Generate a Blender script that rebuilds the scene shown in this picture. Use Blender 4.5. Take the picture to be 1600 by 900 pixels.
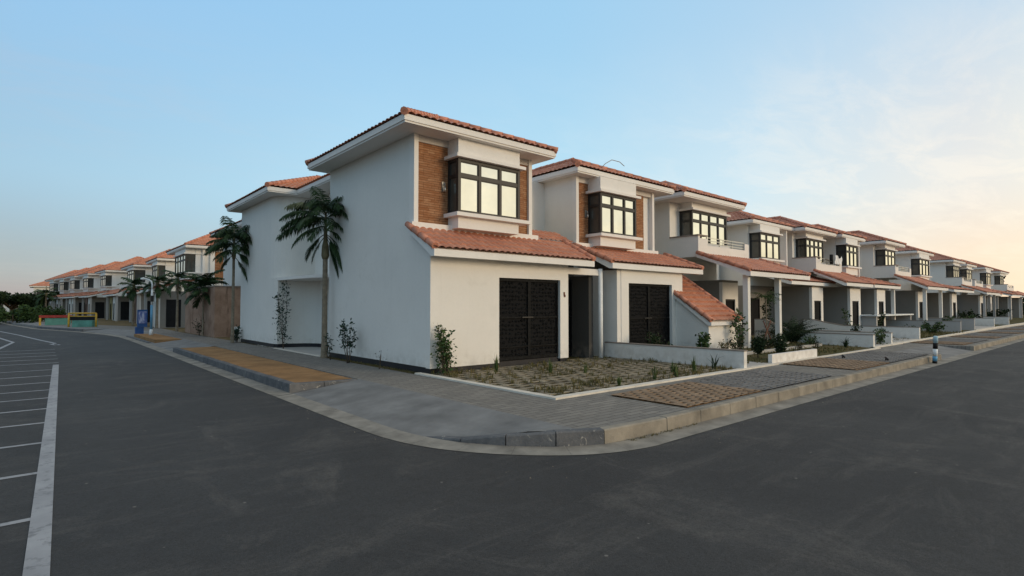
import bpy, math, random
from math import sin, cos, pi, radians, sqrt
from mathutils import Vector, Matrix
random.seed(7)
for o in list(bpy.data.objects): bpy.data.objects.remove(o)
S = bpy.context.scene
COL = S.collection

# ------------------------------------------------------------ camera
cam_d = bpy.data.cameras.new("camera"); cam = bpy.data.objects.new("camera", cam_d); COL.objects.link(cam)
cam.location = (0, 0, 1.85)
cam_d.sensor_width = 36; cam_d.lens = 857.66/1600*36; cam_d.clip_end = 6000; cam_d.clip_start = .05
cam.rotation_euler = (radians(90+1.87), 0, radians(49.37-90))
S.camera = cam

# ------------------------------------------------------------ node helper
class NT:
    def __init__(s, tree): s.t = tree; s.n = tree.nodes; s.l = tree.links
    def add(s, typ, **kw):
        n = s.n.new(typ)
        for k, v in kw.items():
            if k.startswith('_'): setattr(n, k[1:], v)
        return n
    def con(s, v, sock):
        if v is None: return
        if hasattr(v, 'is_output') or hasattr(v, 'links'): s.l.new(v, sock)
        else: sock.default_value = v
    def math(s, op, a, b=None, c=None, clamp=False):
        n = s.n.new('ShaderNodeMath'); n.operation = op; n.use_clamp = clamp
        s.con(a, n.inputs[0]); s.con(b, n.inputs[1]); s.con(c, n.inputs[2]); return n.outputs[0]
    def mix(s, f, a, b, mode='MIX'):
        n = s.n.new('ShaderNodeMix'); n.data_type = 'RGBA'; n.blend_type = mode
        s.con(f, n.inputs[0]); s.con(col(a), n.inputs[6]); s.con(col(b), n.inputs[7]); return n.outputs[2]
    def ramp(s, f, stops, mode='LINEAR'):
        n = s.n.new('ShaderNodeValToRGB'); n.color_ramp.interpolation = mode
        e = n.color_ramp.elements
        while len(e) < len(stops): e.new(.5)
        for i, (p, c) in enumerate(stops): e[i].position = p; e[i].color = col(c) if not isinstance(c, (int, float)) else (c, c, c, 1)
        s.con(f, n.inputs[0]); return n.outputs[0]
    def noise(s, vec, scale, detail=4, rough=.55, dist=0):
        n = s.n.new('ShaderNodeTexNoise'); s.con(vec, n.inputs['Vector'])
        n.inputs['Scale'].default_value = scale; n.inputs['Detail'].default_value = detail
        n.inputs['Roughness'].default_value = rough; n.inputs['Distortion'].default_value = dist; return n.outputs[0]
    def mapping(s, vec, scale=(1, 1, 1), rot=(0, 0, 0), loc=(0, 0, 0)):
        n = s.n.new('ShaderNodeMapping'); s.con(vec, n.inputs[0]); n.inputs['Scale'].default_value = scale
        n.inputs['Rotation'].default_value = rot; n.inputs['Location'].default_value = loc; return n.outputs[0]
def col(c):
    if isinstance(c, (tuple, list)) and len(c) == 3: return (*c, 1)
    return c

# ------------------------------------------------------------ world
SUN_AZ = radians(-68)      # direction towards the sun, from +X
GLOW_AZ = radians(-38)     # brightest part of the dusk sky
SUN_EL = radians(4)
W = bpy.data.worlds.new("World"); S.world = W; W.use_nodes = True
nt = NT(W.node_tree); nt.n.clear()
tc = nt.add('ShaderNodeTexCoord').outputs['Generated']
nis = nt.add('ShaderNodeTexSky', _sky_type='NISHITA', _sun_disc=False)
nis.sun_elevation = SUN_EL; nis.sun_rotation = radians(90)-SUN_AZ; nis.air_density = 1.0; nis.dust_density = .3
sep = nt.add('ShaderNodeSeparateXYZ'); nt.l.new(tc, sep.inputs[0])
vx, vy, vz = sep.outputs
hl = nt.math('SQRT', nt.math('ADD', nt.math('MULTIPLY', vx, vx), nt.math('MULTIPLY', vy, vy)))
t = nt.math('DIVIDE', nt.math('ADD', nt.math('MULTIPLY', vx, cos(GLOW_AZ)), nt.math('MULTIPLY', vy, sin(GLOW_AZ))), nt.math('MAXIMUM', hl, .001))
t01 = nt.math('MULTIPLY_ADD', t, .5, .5)          # 1 towards the sunset
# t values in view: left edge ~.18, centre ~.57, right edge ~.86
hor = nt.ramp(t01, [(0, (.20, .27, .37)), (.18, (.205, .255, .37)), (.40, (.41, .53, .64)), (.57, (.62, .74, .80)), (.72, (.83, .79, .72)), (.84, (.95, .73, .56)), (.95, (1.0, .87, .66)), (1, (1.02, .92, .72))])
mid = nt.ramp(t01, [(0, (.24, .36, .50)), (.18, (.29, .48, .66)), (.40, (.42, .67, .84)), (.57, (.46, .71, .86)), (.72, (.62, .77, .86)), (.84, (.80, .78, .76)), (.95, (1.0, .95, .78)), (1, (1.0, .96, .82))])
zen = nt.ramp(t01, [(0, (.22, .40, .62)), (.18, (.27, .52, .80)), (.57, (.34, .61, .85)), (.84, (.46, .65, .83)), (1, (.62, .74, .85))])
e = nt.math('MAXIMUM', vz, 0)
f1 = nt.ramp(e, [(0, 0), (.06, .22), (.20, 1)], 'EASE')
f2 = nt.ramp(e, [(.17, 0), (.50, 1)], 'EASE')
sky = nt.mix(f2, nt.mix(f1, hor, mid), zen)
f3 = nt.ramp(e, [(.50, 0), (.80, 1)])          # grey overhead out of view, added to make the skylight less blue
sky = nt.mix(f3, sky, (.60, .60, .58))
# thin clouds: stretched flat
dv = nt.add('ShaderNodeVectorMath', _operation='DIVIDE'); nt.l.new(tc, dv.inputs[0])
cz = nt.math('ADD', e, .12); cmb = nt.add('ShaderNodeCombineXYZ')
for i in range(3): nt.l.new(cz, cmb.inputs[i])
nt.l.new(cmb.outputs[0], dv.inputs[1])
cn = nt.noise(nt.mapping(dv.outputs[0], (1.0, 1.9, .3), (0, 0, .5)), 2.3, 10, .68, .45)
cn2 = nt.noise(nt.mapping(dv.outputs[0], (.35, .35, .2), (0, 0, 0), (3.1, 5.2, 0)), 1.3, 3, .5, 0)
cmask = nt.math('MULTIPLY', nt.ramp(cn, [(.44, 0), (.62, 1)]), nt.ramp(cn2, [(.38, .15), (.56, 1)]))
cel = nt.math('MULTIPLY', nt.ramp(e, [(0, .3), (.08, .75), (.28, 1), (.42, .18), (.55, .05)]), nt.ramp(t01, [(.1, .45), (.45, .12), (.6, .35), (.78, 1)]))
cf = nt.math('MULTIPLY', nt.math('MULTIPLY', cmask, cel), .42)
ccol = nt.ramp(t01, [(0, (.40, .40, .47)), (.25, (.52, .50, .55)), (.57, (.84, .87, .88)), (.84, (1.06, .94, .80)), (1, (1.25, 1.1, .8))])
sky = nt.mix(cf, sky, ccol)
gr = nt.ramp(nt.math('MULTIPLY_ADD', vz, 1, .5), [(.485, (.11, .11, .11)), (.5, (1, 1, 1))])
sky = nt.mix(1, sky, gr, 'MULTIPLY')
bg1 = nt.add('ShaderNodeBackground'); nt.l.new(nis.outputs[0], bg1.inputs[0]); bg1.inputs[1].default_value = .05
bg2 = nt.add('ShaderNodeBackground'); nt.l.new(sky, bg2.inputs[0]); bg2.inputs[1].default_value = .96
ad = nt.add('ShaderNodeAddShader'); nt.l.new(bg1.outputs[0], ad.inputs[0]); nt.l.new(bg2.outputs[0], ad.inputs[1])
wo = nt.add('ShaderNodeOutputWorld'); nt.l.new(ad.outputs[0], wo.inputs[0])

# ------------------------------------------------------------ sun (afterglow, very soft)
sd = bpy.data.lights.new("sun", 'SUN'); sd.energy = 1.4; sd.angle = radians(18); sd.color = (1, .77, .50)
sun = bpy.data.objects.new("sun", sd); COL.objects.link(sun)
sdir = Vector((cos(SUN_AZ)*cos(radians(12)), sin(SUN_AZ)*cos(radians(12)), sin(radians(12))))
sun.rotation_euler = sdir.to_track_quat('Z', 'Y').to_euler(); sun.location = (30, -30, 30)

S.render.engine = 'CYCLES'
S.view_settings.view_transform = 'Standard'; S.view_settings.look = 'None'
S.view_settings.exposure = 0; S.view_settings.gamma = 1; S.view_settings.use_curve_mapping = False

# ------------------------------------------------------------ materials
def newmat(name, rough=.6, spec=.3, metal=0):
    m = bpy.data.materials.new(name); m.use_nodes = True; n = NT(m.node_tree)
    b = n.n['Principled BSDF']; b.inputs['Roughness'].default_value = rough
    b.inputs['Specular IOR Level'].default_value = spec; b.inputs['Metallic'].default_value = metal
    return m, n, b
def objc(n): return n.add('ShaderNodeTexCoord').outputs['Object']
def geo(n): return n.add('ShaderNodeNewGeometry').outputs['Position']
def bump(n, b, h, dist, strength=1):
    k = n.add('ShaderNodeBump'); k.inputs['Distance'].default_value = dist; k.inputs['Strength'].default_value = strength
    n.con(h, k.inputs['Height']); n.l.new(k.outputs[0], b.inputs['Normal'])
def simple(name, c, rough=.6, var=.15, scale=3, spec=.3, metal=0, bmp=0, bscale=60):
    m, n, b = newmat(name, rough, spec, metal); p = geo(n)
    f = n.noise(p, scale, 6, .6)
    d = tuple(max(0, x*(1-var)) for x in c); u = tuple(min(1, x*(1+var)) for x in c)
    n.l.new(n.mix(n.ramp(f, [(.3, 0), (.7, 1)]), d, u), b.inputs['Base Color'])
    if bmp: bump(n, b, n.noise(p, bscale, 5, .6), bmp)
    return m
def plaster(name, c):
    m, n, b = newmat(name, .85, .15); p = geo(n)
    big = n.noise(p, .55, 5, .6, .4)
    stk = n.noise(n.mapping(p, (3.0, 3.0, .22)), 1.6, 6, .65)
    fine = n.noise(p, 11, 6, .65)
    cc = n.mix(n.ramp(big, [(.35, 0), (.72, 1)]), tuple(x*.93 for x in c), c)
    cc = n.mix(n.ramp(stk, [(.56, 0), (.85, .22)]), cc, (c[0]*.66, c[1]*.66, c[2]*.64))
    cc = n.mix(n.ramp(fine, [(.45, 0), (.85, .25)]), cc, tuple(x*.8 for x in c))
    z = n.add('ShaderNodeSeparateXYZ'); n.l.new(p, z.inputs[0])
    splash = n.math('MULTIPLY', n.ramp(z.outputs[2], [(.25, 1), (.75, 0)]), n.ramp(n.noise(p, 5, 5, .6), [(.4, 0), (.75, .5)]))
    cc = n.mix(splash, cc, (.36, .31, .25))
    stain = n.math('MULTIPLY', n.ramp(n.noise(p, 1.1, 7, .7, .6), [(.56, 0), (.70, .30)]), n.ramp(n.noise(p, .3, 2), [(.45, 0), (.6, 1)]))
    cc = n.mix(stain, cc, (c[0]*.70, c[1]*.68, c[2]*.64))
    n.l.new(cc, b.inputs['Base Color'])
    bump(n, b, n.math('ADD', n.noise(p, 90, 3, .6), n.math('MULTIPLY', n.noise(p, 2.5, 4), 1.5)), .004)
    return m
M = {}
M['wall'] = plaster('white_plaster', (.77, .745, .70))
M['wall_b'] = plaster('shaded_grey_plaster', (.46, .44, .42))  # grey garden walls; on the far columns it paints in porch shade
M['trim'] = plaster('trim_plaster', (.80, .77, .73))
M['porch'] = plaster('porch_shade_plaster', (.27, .25, .225))  # white walls greyed down: porch shade is painted into this colour
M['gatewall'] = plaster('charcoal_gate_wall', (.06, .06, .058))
M['soffit'] = plaster('soffit_paint', (.62, .58, .54))
M['plinth'] = simple('black_plinth', (.018, .018, .022), .5, .3)
M['olive'] = plaster('olive_plaster', (.30, .25, .12)); M['brownw'] = plaster('brown_plaster', (.22, .14, .11))
M['black'] = simple('black_metal', (.010, .010, .011), .6, .3, spec=.2)
M['lattice'] = simple('black_lattice_metal', (.0075, .008, .0085), .6, .8, 14, spec=.10)
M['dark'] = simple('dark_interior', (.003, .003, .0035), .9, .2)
M['frame'] = simple('charcoal_aluminium', (.020, .019, .018), .5, .15, spec=.45)
M['steel'] = simple('brushed_steel', (.5, .49, .46), .4, .1, metal=.9)
M['concrete'] = simple('pale_concrete', (.34, .33, .31), .9, .18, 2.5, bmp=.003)
M['stone_cap'] = simple('brown_stone_cap', (.24, .20, .17), .8, .25, 6)
M['blue'] = simple('blue_paint', (.03, .09, .25), .5, .2); M['lblue'] = simple('light_blue_paint', (.12, .32, .50), .5, .25)
M['paleblue'] = simple('pale_blue_paint', (.36, .50, .56), .5, .15); M['white'] = simple('white_paint', (.72, .74, .74), .5, .1); M['yellow'] = simple('yellow_paint', (.55, .33, .04), .5, .2)
M['red'] = simple('red_paint', (.30, .03, .025), .5, .2); M['green'] = simple('green_panel', (.10, .27, .22), .6, .25, 2)
M['maroon'] = simple('maroon_paint', (.12, .015, .02), .4, .2)
M['trunk'] = simple('palm_trunk', (.22, .18, .13), .9, .35, 8, bmp=.01)
M['bark'] = simple('bark', (.09, .065, .045), .9, .35, 8, bmp=.01)
M['stake'] = simple('stake_wood', (.14, .055, .035), .9, .35, 8)
M['cshaft'] = simple('crown_shaft', (.16, .14, .08), .7, .35, 6)
def leafmat(name, a, c, rough=.6):
    m, n, b = newmat(name, rough, .12)
    r = n.add('ShaderNodeNewGeometry').outputs['Random Per Island']
    n.l.new(n.mix(r, a, c), b.inputs['Base Color'])
    b.inputs['Transmission Weight'].default_value = 0
    return m
M['palm'] = leafmat('palm_leaf', (.014, .034, .015), (.045, .078, .028), .5)
M['palm_dry'] = leafmat('pale_palm_leaf', (.10, .11, .05), (.2, .2, .11))
M['leaf'] = leafmat('shrub_leaf', (.022, .05, .02), (.06, .10, .03))
M['leaf_blue'] = leafmat('creeper_leaf', (.015, .038, .03), (.04, .07, .045))
M['leaf_dark'] = leafmat('dark_leaf', (.010, .022, .011), (.03, .05, .02))
M['grass'] = leafmat('weed_blades', (.06, .07, .022), (.20, .15, .065))
M['blade'] = leafmat('long_leaf_blades', (.04, .07, .02), (.11, .14, .05))

def mk_asphalt():
    m, n, b = newmat('asphalt', .82, .25); p = geo(n)
    big = n.noise(n.mapping(p, (1, .6, 1), (0, 0, .3)), .28, 7, .62, .6)
    pat = n.noise(n.mapping(p, (.45, 1.9, 1), (0, 0, -.35)), 1.0, 9, .72, .9)
    dust = n.noise(n.mapping(p, (1.3, .8, 1), (0, 0, .8)), .55, 9, .74, 1.2)
    fine = n.noise(p, 48, 5, .75); mid = n.noise(p, 5, 6, .7, .5); agg = n.noise(p, 150, 2, .6)
    c = n.mix(n.ramp(big, [(.32, 0), (.66, 1)]), (.037, .037, .038), (.066, .065, .064))
    c = n.mix(n.ramp(pat, [(.50, 0), (.60, .35), (.75, .75)]), c, (.105, .098, .090))
    c = n.mix(n.ramp(dust, [(.53, 0), (.70, .65)]), c, (.13, .12, .108))
    c = n.mix(n.ramp(mid, [(.48, 0), (.68, .42)]), c, (.038, .035, .033))
    c = n.mix(n.ramp(fine, [(.36, .6), (.56, 0)]), c, (.026, .024, .023))
    c = n.mix(n.ramp(agg, [(.60, 0), (.72, .5)]), c, (.13, .125, .115))
    vo = n.add('ShaderNodeTexVoronoi'); n.l.new(p, vo.inputs['Vector']); vo.inputs['Scale'].default_value = 2.6
    c = n.mix(n.ramp(vo.outputs['Distance'], [(0, .8), (.03, .8), (.045, 0)]), c, (.20, .185, .165))
    n.l.new(c, b.inputs['Base Color']); bump(n, b, n.math('ADD', n.math('MULTIPLY', agg, .7), mid), .008); return m
M['asphalt'] = mk_asphalt()
def mk_paint():
    m, n, b = newmat('road_paint', .7, .3); p = geo(n)
    w = n.noise(p, 9, 7, .7); w2 = n.noise(p, 1.6, 4, .6)
    c = n.mix(n.ramp(w2, [(.3, 0), (.7, 1)]), (.24, .24, .25), (.36, .36, .37))
    c = n.mix(n.ramp(w, [(.52, 0), (.70, .75)]), c, (.09, .09, .092))
    n.l.new(c, b.inputs['Base Color']); return m
M['paint'] = mk_paint()
def mk_tile(name, c1, c2, mortar, bw, bh, rot=0, bmpd=.004, mort=.008):
    m, n, b = newmat(name, .88, .2); p = geo(n)
    br = n.add('ShaderNodeTexBrick'); n.l.new(n.mapping(p, (1, 1, 1), (0, 0, rot)), br.inputs['Vector'])
    br.inputs['Scale'].default_value = 1; br.inputs['Brick Width'].default_value = bw; br.inputs['Row Height'].default_value = bh
    br.inputs['Mortar Size'].default_value = mort; br.inputs['Color1'].default_value = col(c1); br.inputs['Color2'].default_value = col(c2)
    br.inputs['Mortar'].default_value = col(mortar); br.inputs['Mortar Smooth'].default_value = .2
    c = n.mix(n.ramp(n.noise(p, .9, 6, .65), [(.35, 0), (.7, .4)]), br.outputs[0], tuple(x*.62 for x in c1))
    c = n.mix(n.ramp(n.noise(p, 18, 4, .65), [(.45, 0), (.8, .3)]), c, tuple(x*.7 for x in c1))
    n.l.new(c, b.inputs['Base Color'])
    bump(n, b, n.math('ADD', br.outputs['Fac'], n.math('MULTIPLY', n.noise(p, 70, 3), -.25)), -bmpd); return m
M['pave'] = mk_tile('grey_paving_tiles', (.20, .186, .167), (.265, .245, .215), (.085, .077, .068), .40, .14, 0)
M['pave_y'] = mk_tile('grey_paving_tiles_turned', (.195, .183, .166), (.25, .232, .205), (.085, .078, .07), .30, .12, radians(90))
M['kerbA_'] = simple('blue_grey_kerb_stone', (.13, .132, .138), .85, .5, 3, bmp=.006, bscale=25)
def mk_kerbA():
    m, n, b = newmat('scuffed_blue_grey_kerb', .85, .2); p = geo(n)
    c = n.mix(n.ramp(n.noise(p, 3, 6, .7), [(.35, 0), (.65, 1)]), (.085, .088, .095), (.15, .15, .152))
    c = n.mix(n.ramp(n.noise(p, 7, 7, .72, 1.5), [(.60, 0), (.66, .8)]), c, (.38, .36, .32))
    n.l.new(c, b.inputs['Base Color']); bump(n, b, n.noise(p, 22, 5), .008); return m
M['kerbA'] = mk_kerbA()
M['kerbB'] = simple('tan_kerb_stone', (.24, .213, .172), .88, .38, 2.2, bmp=.006, bscale=25)
M['gutter'] = simple('gutter_concrete', (.235, .216, .185), .9, .35, 2.2, bmp=.004, bscale=40)
M['ramp'] = simple('smooth_grey_concrete', (.180, .177, .172), .88, .3, 1.4, bmp=.003, bscale=30)
M['white_edge'] = simple('white_edging', (.64, .59, .51), .85, .16, 3, bmp=.003)
M['pathw'] = simple('white_path', (.40, .385, .36), .85, .15, 2)
M['paver'] = simple('lattice_paver_concrete', (.25, .21, .15), .95, .4, 2.2, bmp=.004, bscale=30)
M['paver_g'] = simple('grey_lattice_paver', (.165, .158, .152), .95, .22, 1.5, bmp=.004, bscale=30)
M['paver_s'] = simple('sandy_lattice_paver', (.25, .175, .115), .95, .25, 2.2, bmp=.004, bscale=30)
def mk_soil(name, a, c, d, sc=6):
    m, n, b = newmat(name, .98, .05); p = geo(n)
    k = n.mix(n.ramp(n.noise(p, sc, 7, .7), [(.35, 0), (.65, 1)]), a, c)
    k = n.mix(n.ramp(n.noise(p, 1.1, 5, .6), [(.42, 0), (.66, .9)]), k, d)
    n.l.new(k, b.inputs['Base Color']); bump(n, b, n.noise(p, 24, 6, .7), .03); return m
M['sand'] = mk_soil('ochre_sand', (.31, .18, .085), (.39, .235, .12), (.24, .145, .075), 5)
M['soil'] = mk_soil('dry_soil', (.14, .10, .055), (.20, .15, .085), (.095, .085, .04))
M['darksoil'] = mk_soil('dark_paving_soil', (.045, .036, .022), (.09, .07, .04), (.05, .05, .02), 3)
M['garden'] = mk_soil('garden_ground', (.10, .085, .045), (.16, .13, .07), (.05, .065, .025), 8)
M['field'] = mk_soil('far_ground', (.09, .085, .05), (.14, .12, .07), (.05, .07, .03), .3)
def mk_rooftile(name, a, c, d):
    m, n, b = newmat(name, .62, .3); uv = n.add('ShaderNodeUVMap').outputs[0]; p = geo(n)
    fl = n.add('ShaderNodeVectorMath', _operation='FLOOR'); n.l.new(uv, fl.inputs[0])
    wn = n.add('ShaderNodeTexWhiteNoise', _noise_dimensions='2D'); n.l.new(fl.outputs[0], wn.inputs['Vector'])
    k = n.mix(wn.outputs['Value'], a, c)
    k = n.mix(n.ramp(n.noise(p, 1.3, 6, .65), [(.42, 0), (.72, .65)]), k, d)
    k = n.mix(n.ramp(n.noise(p, 22, 5, .7), [(.5, 0), (.85, .5)]), k, tuple(x*.45 for x in a))
    n.l.new(k, b.inputs['Base Color']); bump(n, b, n.noise(p, 60, 4), .004); return m
M['roof'] = mk_rooftile('terracotta_tiles', (.46, .195, .125), (.58, .275, .18), (.40, .17, .115))
M['roof_o'] = mk_rooftile('orange_terracotta_tiles', (.47, .19, .11), (.60, .28, .17), (.40, .17, .11))
M['roof_cap'] = simple('terracotta_ridge', (.50, .215, .14), .62, .3, 3, bmp=.004)
def mk_brick():
    m, n, b = newmat('brown_stone_strips', .8, .2); p = objc(n)
    s = n.add('ShaderNodeSeparateXYZ'); n.l.new(p, s.inputs[0]); cb = n.add('ShaderNodeCombineXYZ')
    n.l.new(n.math('ADD', s.outputs[0], s.outputs[1]), cb.inputs[0]); n.l.new(s.outputs[2], cb.inputs[1])
    br = n.add('ShaderNodeTexBrick'); n.l.new(cb.outputs[0], br.inputs['Vector']); br.inputs['Scale'].default_value = 1
    br.inputs['Brick Width'].default_value = .34; br.inputs['Row Height'].default_value = .062; br.inputs['Mortar Size'].default_value = .004
    br.inputs['Color1'].default_value = (.29, .14, .07, 1); br.inputs['Color2'].default_value = (.42, .235, .13, 1); br.inputs['Mortar'].default_value = (.10, .04, .02, 1)
    br.offset_frequency = 2; br.squash = .7; br.squash_frequency = 3
    st = n.noise(n.mapping(p, (1.5, 1.5, 9)), 2.3, 7, .7)
    c = n.mix(n.ramp(st, [(.4, 0), (.65, .75)]), br.outputs[0], (.24, .085, .028))
    c = n.mix(n.ramp(n.noise(p, 3.5, 6, .7), [(.58, 0), (.75, .6)]), c, (.60, .34, .18))
    n.l.new(c, b.inputs['Base Color']); bump(n, b, n.math('ADD', n.math('MULTIPLY', br.outputs['Fac'], -1), st), .012); return m
M['brick'] = mk_brick()
def mk_glass():
    m, n, b = newmat('mirror_coated_glass', .02, .5, 1.0); p = geo(n)
    n.l.new(n.mix(n.ramp(n.noise(p, .9, 3), [(.3, 0), (.7, 1)]), (.66, .635, .55), (.82, .79, .70)), b.inputs['Base Color'])
    bump(n, b, n.noise(p, 1.6, 3), .01, .5); return m
M['glass'] = mk_glass()
M['sglass'] = simple('dim_reflection_side_glass', (.06, .062, .055), .06, .2, 2, spec=.6)  # same glass as the fronts; its dim reflection is painted into the dark colour
def mk_brownwall():
    m, n, b = newmat('stained_brown_render', .92, .1); p = geo(n)
    c = n.mix(n.ramp(n.noise(p, 1.2, 6, .65), [(.35, 0), (.68, 1)]), (.24, .15, .105), (.40, .27, .20))
    c = n.mix(n.ramp(n.noise(n.mapping(p, (2.5, 2.5, .4)), 1.5, 7, .7), [(.55, 0), (.7, .8)]), c, (.12, .075, .055))
    n.l.new(c, b.inputs['Base Color']); bump(n, b, n.noise(p, 40, 5), .008); return m
M['brownwall'] = mk_brownwall()

# ------------------------------------------------------------ mesh builder
class MB:
    def __init__(s): s.v = []; s.f = []; s.m = []; s.uv = {}; s.sm = set()
    def quad(s, *p, m=0):
        b = len(s.v); s.v += [tuple(q) for q in p]; s.f.append(tuple(range(b, b+len(p)))); s.m.append(m); return s
    def box(s, x0, x1, y0, y1, z0, z1, m=0):
        b = len(s.v); s.v += [(x, y, z) for z in (z0, z1) for y in (y0, y1) for x in (x0, x1)]
        for f in ((0, 2, 3, 1), (4, 5, 7, 6), (0, 1, 5, 4), (2, 6, 7, 3), (0, 4, 6, 2), (1, 3, 7, 5)):
            s.f.append(tuple(b+i for i in f)); s.m.append(m)
        return s
    def prism(s, pts, z0, z1, m=0, zf=None):      # polygon in xy extruded; zf gives the top height per point
        b = len(s.v); n = len(pts)
        s.v += [(x, y, z0) for x, y in pts] + [(x, y, (zf(x, y) if zf else z1)) for x, y in pts]
        s.f.append(tuple(reversed(range(b, b+n)))); s.m.append(m)
        s.f.append(tuple(range(b+n, b+2*n))); s.m.append(m)
        for i in range(n):
            j = (i+1) % n; s.f.append((b+i, b+j, b+n+j, b+n+i)); s.m.append(m)
        return s
    def extr(s, pts, d, m=0):                     # 3D polygon extruded along vector d
        b = len(s.v); n = len(pts); d = Vector(d)
        s.v += [tuple(p) for p in pts] + [tuple(Vector(p)+d) for p in pts]
        s.f.append(tuple(range(b, b+n))); s.m.append(m); s.f.append(tuple(reversed(range(b+n, b+2*n)))); s.m.append(m)
        for i in range(n):
            j = (i+1) % n; s.f.append((b+j, b+i, b+n+i, b+n+j)); s.m.append(m)
        return s
    def tube(s, pts, rad, n=8, m=0, smooth=True, cap=True):
        pts = [Vector(p) for p in pts]; rr = rad if isinstance(rad, (list, tuple)) else [rad]*len(pts); b = len(s.v)
        for i, p in enumerate(pts):
            d = (pts[min(i+1, len(pts)-1)]-pts[max(i-1, 0)]).normalized()
            a = d.cross(Vector((0, 0, 1)) if abs(d.z) < .95 else Vector((1, 0, 0))).normalized(); c = d.cross(a)
            s.v += [tuple(p+(a*cos(2*pi*k/n)+c*sin(2*pi*k/n))*rr[i]) for k in range(n)]
        for i in range(len(pts)-1):
            for k in range(n):
                k2 = (k+1) % n; s.f.append((b+i*n+k, b+i*n+k2, b+(i+1)*n+k2, b+(i+1)*n+k)); s.m.append(m)
                if smooth: s.sm.add(len(s.f)-1)
        if cap:
            s.f.append(tuple(b+k for k in reversed(range(n)))); s.m.append(m)
            e = b+(len(pts)-1)*n; s.f.append(tuple(e+k for k in range(n))); s.m.append(m)
        return s
    def tiles(s, P0, U, V, L, vmax, pitch=.21, course=.34, spp=6, wh=.042, sh=.03, m=0):
        P0 = Vector(P0); U = Vector(U).normalized(); V = Vector(V).normalized(); N = U.cross(V)
        if N.z < 0: N = -N
        nc = max(1, round(L/pitch)); pitch = L/nc; nu = nc*spp; us = [i*L/nu for i in range(nu+1)]
        vm = [vmax(u) for u in us]; top = max(vm); ncr = max(1, math.ceil(top/course-1e-6))
        rows = []
        for k in range(ncr):
            rows += [(k*course, sh, k), ((k+1)*course, 0, k)]
        b = len(s.v); nr = len(rows)
        js = [[random.uniform(-.004, .006) for _ in range(nc+1)] for _ in range(ncr)]
        for i, u in enumerate(us):
            ph = (u/pitch) % 1; w = wh*(abs(cos(pi*ph))**1.0) if ph != 0 else wh
            for (v, h, k) in rows:
                vv = min(v, vm[i]); hh = h if v <= vm[i] else 0
                q = P0+U*u+V*vv+N*(w+hh+js[k][min(nc, round(u/pitch))]); s.v.append(tuple(q))
        for i in range(nu):
            for j in range(nr-1):
                if rows[j][0] >= vm[i]-1e-6 and rows[j][0] >= vm[i+1]-1e-6: continue
                idx = len(s.f); s.f.append((b+i*nr+j, b+(i+1)*nr+j, b+(i+1)*nr+j+1, b+i*nr+j+1)); s.m.append(m)
                k = rows[j][2]; uc = int(us[i]/pitch+.5)
                s.uv[idx] = [(uc+.3, k+.3), (uc+.6, k+.3), (uc+.6, k+.6), (uc+.3, k+.6)]
        return s
    def caps(s, p, q, r=.095, step=.36, m=0, n=8):
        p = Vector(p); q = Vector(q); L = (q-p).length; k = max(1, round(L/step))
        for i in range(k):
            a = p.lerp(q, i/k); b = p.lerp(q, (i+1.12)/k if i < k-1 else 1)
            s.tube([a, b], [r*1.08, r*.9], n, m, True)
        return s
    def build(s, name, mats, parent=None, loc=None):
        me = bpy.data.meshes.new(name); me.from_pydata(s.v, [], s.f)
        mats = mats if isinstance(mats, (list, tuple)) else [mats]
        for k in mats: me.materials.append(k)
        me.polygons.foreach_set('material_index', s.m)
        if s.uv:
            ul = me.uv_layers.new(name='UVMap')
            for fi, c in s.uv.items():
                for li, uv in zip(me.polygons[fi].loop_indices, c): ul.data[li].uv = uv
        if s.sm:
            for i in s.sm: me.polygons[i].use_smooth = True
        me.update(); o = bpy.data.objects.new(name, me); COL.objects.link(o)
        if parent:
            o.parent = parent
            if parent.name in WROOT: o.matrix_parent_inverse = WROOT[parent.name]
        if loc: o.location = loc
        return o
WROOT = {}
def tag(o, label, cat, group=None):
    o['label'] = label; o['category'] = cat
    if group: o['group'] = group
    return o
def thing(name, label, cat, loc=(0, 0, 0), rz=0, group=None):
    o = bpy.data.objects.new(name, None); COL.objects.link(o); o.location = loc; o.rotation_euler = (0, 0, rz)
    o.empty_display_size = .2
    return tag(o, label, cat, group)
def wthing(name, label, cat, loc, group=None):   # its parts are drawn in world coordinates
    o = thing(name, label, cat, loc, 0, group); WROOT[o.name] = Matrix.Translation(loc).inverted(); return o
def struct(name, mb, mats, kind='structure'):
    o = mb.build(name, mats); o['kind'] = kind; return o
def copy_tree(o, parent=None):
    c = o.copy(); COL.objects.link(c)
    if parent: c.parent = parent
    for ch in list(o.children): copy_tree(ch, c)
    return c

# ============================================================ GROUND
ZR = -.05; ZP = .15
struct('ground', MB().quad((-2500, -2500, -.14), (2500, -2500, -.14), (2500, 2500, -.14), (-2500, 2500, -.14)), M['field'])
rd = MB()
for ix in range(-3, 33):
    for iy in range(-4, 14):
        rd.quad((ix*10, iy*10, ZR), (ix*10+10, iy*10, ZR), (ix*10+10, iy*10+10, ZR), (ix*10, iy*10+10, ZR))
struct('road', rd, M['asphalt'])

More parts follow.
